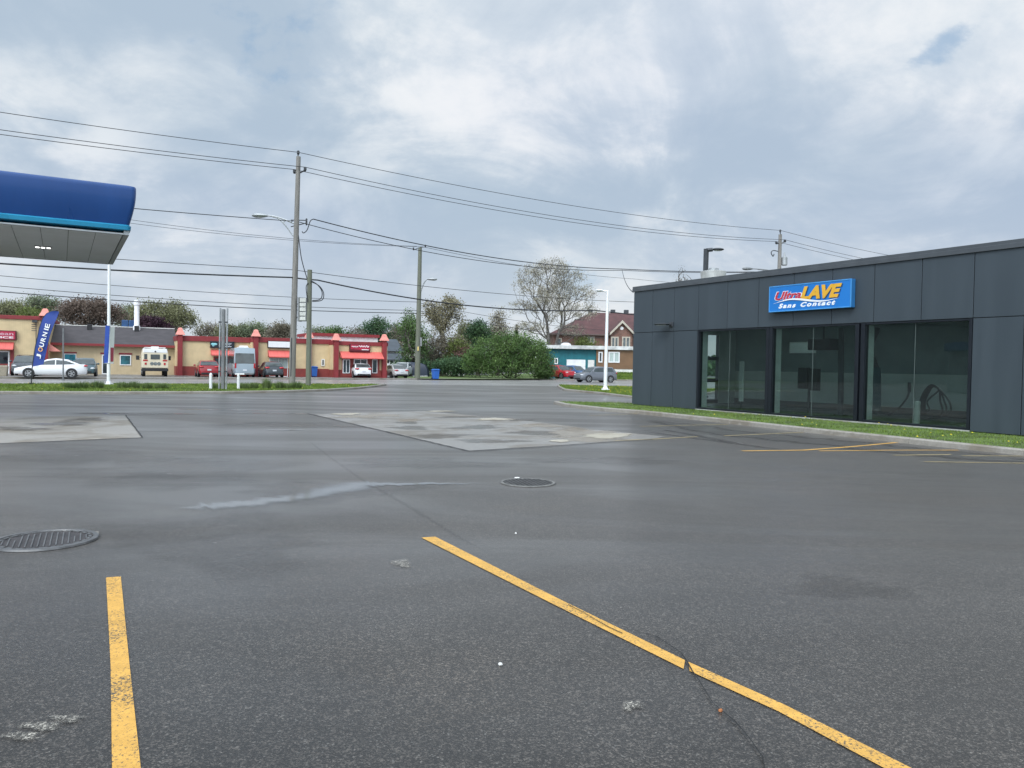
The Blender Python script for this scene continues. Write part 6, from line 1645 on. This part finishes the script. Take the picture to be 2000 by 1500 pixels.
def lobed(g, rx, ry, rz, cz, k=9, main=.78):
    L = [(0, 0, cz, rx * main, ry * main, rz * main)]
    for i in range(k):
        a = 2 * math.pi * i / k + g.uniform(-.35, .35); e = g.uniform(-.75, .95)
        r = math.sqrt(max(0, 1 - e * e)); s = g.uniform(.30, .48)
        L.append((rx * r * math.cos(a) * .66, ry * r * math.sin(a) * .66, cz + rz * e * .66, rx * s, ry * s, rz * s))
    return L
_seed = [100]
def tree(label, px, y, px_w, py_top, py_bot, kind, name='tree', cat='tree', group='trees beyond the shops', depthf=.8, n=420, nl=5200, ls=.17, trunk=None, base=.0, k=9, spread=.42, stems=1, fork=None, lobes=None, bark=None, tip=.022, trunk_r=None, tipmax=3, main=.78, pw=.22):
    _seed[0] += 1; g = np.random.default_rng(_seed[0])
    c = D(px, 700, y); zt = D(px, py_top, y).z; zb = max(.2, D(px, py_bot, y).z); rx = px_w / F_PX * y / 2; rz = (zt - zb) / 2; cz = (zt + zb) / 2
    o = thing(name, label, cat, (c.x, c.y, base), 0, group)
    L = lobes(rx, rz, cz) if lobes else lobed(g, rx, rx * depthf, rz, cz, k, main)
    pts = crown_points(g, L, n); pts[:, 2] = np.maximum(pts[:, 2], .3)
    fk = (g.uniform(-.3, .3), g.uniform(-.3, .3), fork if fork else max(.4, zb + (zt - zb) * .12))
    A, par, w = skeleton(g, pts, (0, 0, -.1), fk, stems, pw=pw)
    limbs('trunk', A, par, w, tip, trunk_r or (.10 + .022 * zt), bark or M['bark'], o)
    if nl: leaves('crown', g, A, w, int(nl * 1.7), ls * .70, spread * 1.08, kind, o, tipmax)
    return o
LG = {
 'olive': leaf_mat('olive leaves', (0.175, 0.181, 0.094), (0.244, 0.250, 0.138)),
 'greygreen': leaf_mat('greygreen leaves', (0.154, 0.190, 0.117), (0.236, 0.271, 0.164)),
 'dark': leaf_mat('dark leaves', (0.057, 0.112, 0.061), (0.100, 0.173, 0.081)),
 'fresh': leaf_mat('fresh leaves', (0.085, 0.15, 0.05), (0.125, 0.2, 0.07)),
 'lilac': leaf_mat('lilac leaves', (.080, .145, .046), (.135, .215, .068)) if True else leaf_mat('x', (0.041, 0.109, 0.026), (0.084, 0.181, 0.038)),
 'maroon': leaf_mat('maroon leaves', (0.145, 0.11, 0.088), (0.2, 0.155, 0.125)),
 'plum': leaf_mat('plum leaves', (0.051, 0.026, 0.041), (0.080, 0.043, 0.058)),
 'yellow': leaf_mat('yellow leaves', (0.215, 0.195, 0.12), (0.285, 0.26, 0.165)),
 'bud': leaf_mat('tree buds', (0.290, 0.268, 0.210), (0.392, 0.370, 0.290)),
 'brown': leaf_mat('brown leaves', (0.165, 0.148, 0.108), (0.22, 0.2, 0.15)),
 'lime': leaf_mat('lime leaves', (0.12, 0.155, 0.045), (0.17, 0.205, 0.065)),
 'spruce': leaf_mat('spruce needles', (0.026, 0.058, 0.041), (0.043, 0.080, 0.052)),
 'rose': leaf_mat('rose leaves', (.13, .065, .06), (.18, .10, .09)),
}
# behind the shops, left to right
tree('broad olive tree at left edge above the corner shop', 14, 104, 90, 586, 640, LG['olive'], n=360, nl=5200)
tree('loose grey green tree rising behind the salmon cap of the corner shop', 82, 108, 66, 574, 625, LG['greygreen'], n=320, nl=2300, ls=.16)
tree('low yellow green tree just above the corner shop trim', 70, 100, 90, 604, 640, LG['lime'], n=220, nl=3000)
tree('round reddish brown maple behind the shingle roof', 173, 98, 122, 574, 655, LG['maroon'], n=620, nl=9000, k=10, ls=.16, spread=.36)
tree('wide olive tree behind the white flue', 322, 106, 140, 583, 668, LG['olive'], n=640, nl=8200, k=11)
tree('thin grey green tree left of the white flue', 252, 112, 60, 592, 650, LG['greygreen'], n=260, nl=2200)
tree('dark plum tree on the ridge right of the white flue', 292, 97, 82, 617, 668, LG['plum'], n=300, nl=6000, ls=.15, spread=.3)
tree('bare brownish treetop behind the first shop front', 408, 118, 56, 630, 672, LG['brown'], n=260, nl=1500)
tree('dull green treetop behind grey sign posts', 452, 112, 66, 634, 676, LG['olive'], n=260, nl=3000)
tree('feathery grey green treetop above the silver van', 492, 112, 70, 624, 676, LG['greygreen'], n=320, nl=3200)
tree('rounded russet treetop left of the tallest pole', 546, 110, 58, 632, 676, LG['brown'], n=280, nl=4200)
tree('wispy grey treetop right of the short green pole', 624, 120, 52, 636, 680, LG['greygreen'], n=240, nl=1800)
tree('low green treetop over the white roof box', 660, 118, 66, 641, 682, LG['fresh'], n=220, nl=3000)
tree('bare grey treetop beside the white roof box', 694, 118, 40, 636, 676, LG['brown'], n=240, nl=500, bark=M['barkgrey'])
tree('tall dark green tree behind the grey roofed house', 747, 122, 92, 612, 716, LG['dark'], n=640, nl=9500, k=10, ls=.18)
tree('brownish leafless tree right of the dark green tree', 784, 118, 56, 636, 720, LG['brown'], n=360, nl=2300)
tree('bright green tree with open crown touching the far pole', 806, 98, 62, 600, 722, LG['fresh'], n=420, nl=3800, ls=.15, main=.6, spread=.35)
tree('tall yellow blooming tree right of the far pole', 866, 108, 84, 571, 668, LG['yellow'], n=520, nl=3600, ls=.17, fork=5.2, main=.55, k=12, spread=.33, bark=M['bark'])
tree('brown twiggy thicket under the yellow blooming tree', 862, 102, 96, 648, 733, LG['brown'], name='thicket', cat='shrub', n=640, nl=5200, stems=4, ls=.15, fork=.6)
tree('olive tree left of pale pointed tree', 912, 116, 56, 618, 712, LG['olive'], n=360, nl=4200)
tree('deep green tree behind the lilac bush', 934, 112, 44, 617, 700, LG['dark'], n=300, nl=3600)
tree('pale pointed budding tree above the lilac bush', 972, 114, 54, 601, 690, LG['bud'], n=420, nl=2300, lobes=lambda rx, rz, cz: [(0, 0, cz - rz * .3, rx * .9, rx * .8, rz * .65), (0, 0, cz + rz * .25, rx * .5, rx * .5, rz * .75)])
tree('yellow green sapling right of the yellow blooming tree', 894, 100, 34, 655, 720, LG['lime'], n=220, nl=1700)
tree('rose leaved shrub beside the lilac bush', 906, 99, 34, 676, 724, LG['rose'], name='shrub', cat='shrub', n=180, nl=1300, stems=3, fork=.5)
tree('small yellow green tree in front of the brick house', 1143, 108, 44, 657, 700, LG['lime'], n=240, nl=1500, main=.6)
tree('dark hedge below the far pole', 806, 99, 90, 706, 737, LG['dark'], name='hedge', cat='hedge', n=300, nl=5000, stems=4, fork=.4)
tree('dark ivy hedge right of blue recycling bin', 884, 97, 70, 700, 738, LG['dark'], name='hedge', cat='hedge', n=300, nl=4200, stems=4, fork=.4)
# the tall tree in bud
tree('tall spreading tree in pale bud above the lilac bush', 1077, 106, 168, 506, 690, LG['bud'], n=1050, nl=13000, ls=.11, fork=4.0, spread=.26, tip=.019, trunk_r=.34, pw=.55, stems=2, bark=M['barkgrey'], tipmax=3, depthf=.9,
     lobes=lambda rx, rz, cz: [(a * rx, b * rx * .6, cz + c * rz, d * rx, d * rx * .9, e * rz) for a, b, c, d, e in
        ((0, 0, .15, .55, .55), (-.50, .2, .66, .40, .22), (-.02, -.3, .80, .44, .20), (.42, .3, .62, .40, .24), (-.70, -.2, .38, .28, .14), (.72, 0, .30, .32, .22), (.15, .5, .40, .34, .24), (-.60, .1, -.02, .40, .17), (.62, -.4, -.14, .42, .18), (-.25, -.5, .18, .28, .2), (-.50, -.2, -.48, .42, .15), (.45, .2, -.48, .38, .15), (-.86, 0, -.5, .18, .10), (.90, .1, -.05, .16, .12))])
# lilac bush: one broad mass
tree('big dense green lilac bush at the street corner', 995, 92, 172, 648, 742, LG['lilac'], name='lilac_bush', cat='bush', n=1300, nl=21000, ls=.13, stems=7, fork=.6, spread=.33, group=None, trunk_r=.14,
     lobes=lambda rx, rz, cz: [(-rx * .45, 0, cz - rz * .08, rx * .50, rx * .5, rz * .86), (-rx * .05, -.4, cz + rz * .12, rx * .48, rx * .5, rz * .86), (rx * .36, 0, cz + rz * .16, rx * .46, rx * .5, rz * .80), (rx * .70, .3, cz - rz * .30, rx * .30, rx * .4, rz * .62), (-rx * .75, .2, cz - rz * .36, rx * .28, rx * .4, rz * .56), (0, -.8, cz - rz * .55, rx * .85, rx * .5, rz * .42)])
tree('small green bush joined to left foot of the teal garage cars', 1064, 93, 30, 716, 742, LG['lilac'], name='bush', cat='bush', n=160, nl=2600, ls=.12, stems=3, fork=.3)
tree('bare treetop showing over the charcoal roof left of dark lamp', 1333, 112, 50, 519, 640, LG['bud'], n=520, nl=500, ls=.09, fork=7.0, bark=M['barkgrey'], lobes=lambda rx, rz, cz: [(0, 0, cz - rz * .1, rx, rx, rz * .9), (-rx * .2, 0, cz + rz * .4, rx * .5, rx * .4, rz * .6)])
def spruce(px, y, pyt, label):
    c = D(px, 700, y); h = D(px, pyt, y).z; o = thing('spruce_tree', label, 'tree', (c.x, c.y, 0), 0, 'trees beyond the shops')
    mb = MB(); mb.tube([(0, 0, 0), (0, 0, h * .97)], [.16, .02], 6); mb.build('trunk', M['bark'], o)
    g = np.random.default_rng(int(px)); cnt = 3600; t = g.uniform(.1, 1, cnt) ** .8; a = g.uniform(0, 6.28, cnt); lay = (t * 12 % 1)
    r = (1 - t) * h * .17 * (.55 + .6 * (1 - lay)) * g.uniform(.3, 1, cnt) ** .5
    cc = np.stack([r * np.cos(a), r * np.sin(a), t * h - r * .25], 1); d = np.stack([np.cos(a), np.sin(a), -.3 * np.ones(cnt)], 1) * .22; e = np.stack([-np.sin(a), np.cos(a), np.zeros(cnt)], 1) * .08
    V = np.stack([cc - e, cc + e, cc + d + e * .3, cc + d - e * .3], 1).reshape(-1, 3)
    np_mesh('crown', V, np.arange(4 * cnt).reshape(-1, 4), LG['spruce'], o)
spruce(1008, 112, 634, 'tiny dark spruce between lilac bush and tall budding tree')

# grass tufts planted along the island
tuft_m = leaf_mat('tuft leaves', (.13, .19, .07), (.19, .25, .10))
def tuft(px, h, w, label):
    b = P(px, 759, .12); g = np.random.default_rng(int(px) + 5)
    o = thing('grass_tuft', label, 'plant', tuple(b), 0, 'grass tufts planted along the kerb island')
    k = 420; a = g.uniform(0, 6.28, k); r0 = g.uniform(0, w * .35, k); r1 = r0 + g.uniform(0, w * .45, k); hh = h * g.uniform(.45, 1.05, k)
    p = np.stack([r0 * np.cos(a), r0 * np.sin(a), np.zeros(k)], 1); q = np.stack([r1 * np.cos(a), r1 * np.sin(a), hh], 1); e = np.stack([-np.sin(a), np.cos(a), np.zeros(k)], 1) * .014
    V = np.stack([p - e, p + e, q], 1).reshape(-1, 3); np_mesh('blades', V, np.arange(3 * k).reshape(-1, 3), tuft_m, o)
    mb = MB(); mb.cyl((0, 0, -.02), w * .35, .05, 9, r2=w * .2); mb.build('root_mound', M['bark'], o)
for k, (px, w_) in enumerate(((136, 'between feather flag and slim white pole'), (160, 'just left of the slim white pole'), (190, 'touching the foot of slim white pole'), (239, 'right of the slim white pole'), (262, 'second right of the slim white pole'), (288, 'below the camper truck'), (316, 'right of the camper truck'))):
    tuft(px, random.uniform(.34, .46), random.uniform(.6, .9), 'low grassy tuft on kerb island ' + w_)
for px, w_ in ((420, 'hard against left bollard'), (478, 'right of white cross plate bollard'), (497, 'second right of cross plate bollard'), (521, 'tallest, under dark grey hatchback'), (546, 'left of the tallest pole'), (562, 'at foot of tallest pole'), (580, 'right of tallest pole foot')):
    tuft(px, random.uniform(.36, .5) * (1.35 if px == 521 else 1), random.uniform(.5, .8), 'low grassy tuft on kerb island ' + w_)

# dark covered object and far belt of woods
p = on(808, 94); t = thing('tarp_cover', 'dark navy tarp covered heap behind the far utility pole', 'tarp', p, 0)
mb = MB(); mb.loft([[(x * s_, y * s_ * .7, z + .06 * math.sin(5 * x + 3 * y)) for x, y in ((-1.9, -1), (-.6, -1.25), (.7, -1.2), (1.8, -.9), (1.9, .9), (0, 1.2), (-1.8, 1))] for s_, z in ((1.0, 0), (.95, .9), (.78, 1.45), (.35, 1.75))]); mb.build('cover', mat('navy tarp', (.012, .022, .045), .5, bump=.3), t, True)
mb = MB(); mb.tube([(-1.9, -.72, .06), (0, -.9, .06), (1.8, -.65, .06)], .04, 5); mb.build('rope', M['offwhite'], t)
g = np.random.default_rng(3); N = 30000
x = g.uniform(-240, 150, N); y = g.uniform(165, 195, N); hmax = 5.2 + 1.6 * np.sin(x * .11) + 1.1 * np.sin(x * .31 + 1) + .8 * np.sin(x * .83)
z = g.uniform(0, 1, N) ** .8 * hmax
c = np.stack([x, y, z], 1); a = g.normal(size=(N, 3)) * .35; b = g.normal(size=(N, 3)) * .35
tag(np_mesh('far_wood', np.stack([c - a, c - b, c + a, c + b], 1).reshape(-1, 3), np.arange(4 * N).reshape(-1, 4), LG['dark']), kind='stuff')
# lawns on the far side
mb = MB(); a, b, c, d = D(1166, 740, 97.3), D(1330, 740, 97.3), D(1330, 727, 103.2), D(1163, 727, 103.2)
mb.add([(a.x, 97.3, .14), (b.x, 97.3, .14), (c.x, 103.2, 1.02), (c.x, 125, 1.05), (d.x + .3, 125, 1.05), (d.x + .3, 103.2, 1.02), (a.x, 97.3, 0), (d.x + .3, 103.2, 0)], [(0, 1, 2, 5), (5, 2, 3, 4), (0, 5, 7, 6)]); tag(mb.build('far_lawn', M['grass']), kind='structure')
gx = np.random.default_rng(9); k = 14000; bx = gx.uniform(a.x, c.x, k); bt = gx.uniform(0, 1, k); hh = gx.uniform(.06, .16, k); an = gx.uniform(0, 6.28, k)
bp = np.stack([bx, 97.3 + bt * 5.9, .14 + bt * .88], 1); bd = np.stack([np.cos(an), np.sin(an), 0 * an], 1) * .03
tag(np_mesh('grass', np.stack([bp - bd, bp + bd, bp + np.stack([gx.normal(0, .04, k), gx.normal(0, .04, k), hh], 1)], 1).reshape(-1, 3), np.arange(3 * k).reshape(-1, 3), M['blade']), kind='stuff')

sheet('far_lawn', [P(1076, 738, .13), P(1128, 738.5, .13), P(1250, 739.5, .13), P(1300, 739, .13), Vector((60, 150, 0)), Vector((4, 125, 0)), P(1074, 735, .13)], .131, M['grass'])
sheet('far_lawn', [P(770, 738, .13), P(830, 739.5, .13), P(905, 740.3, .13), P(1060, 740.3, .13), Vector((6, 150, 0)), Vector((-20, 150, 0))], .131, M['grass'])
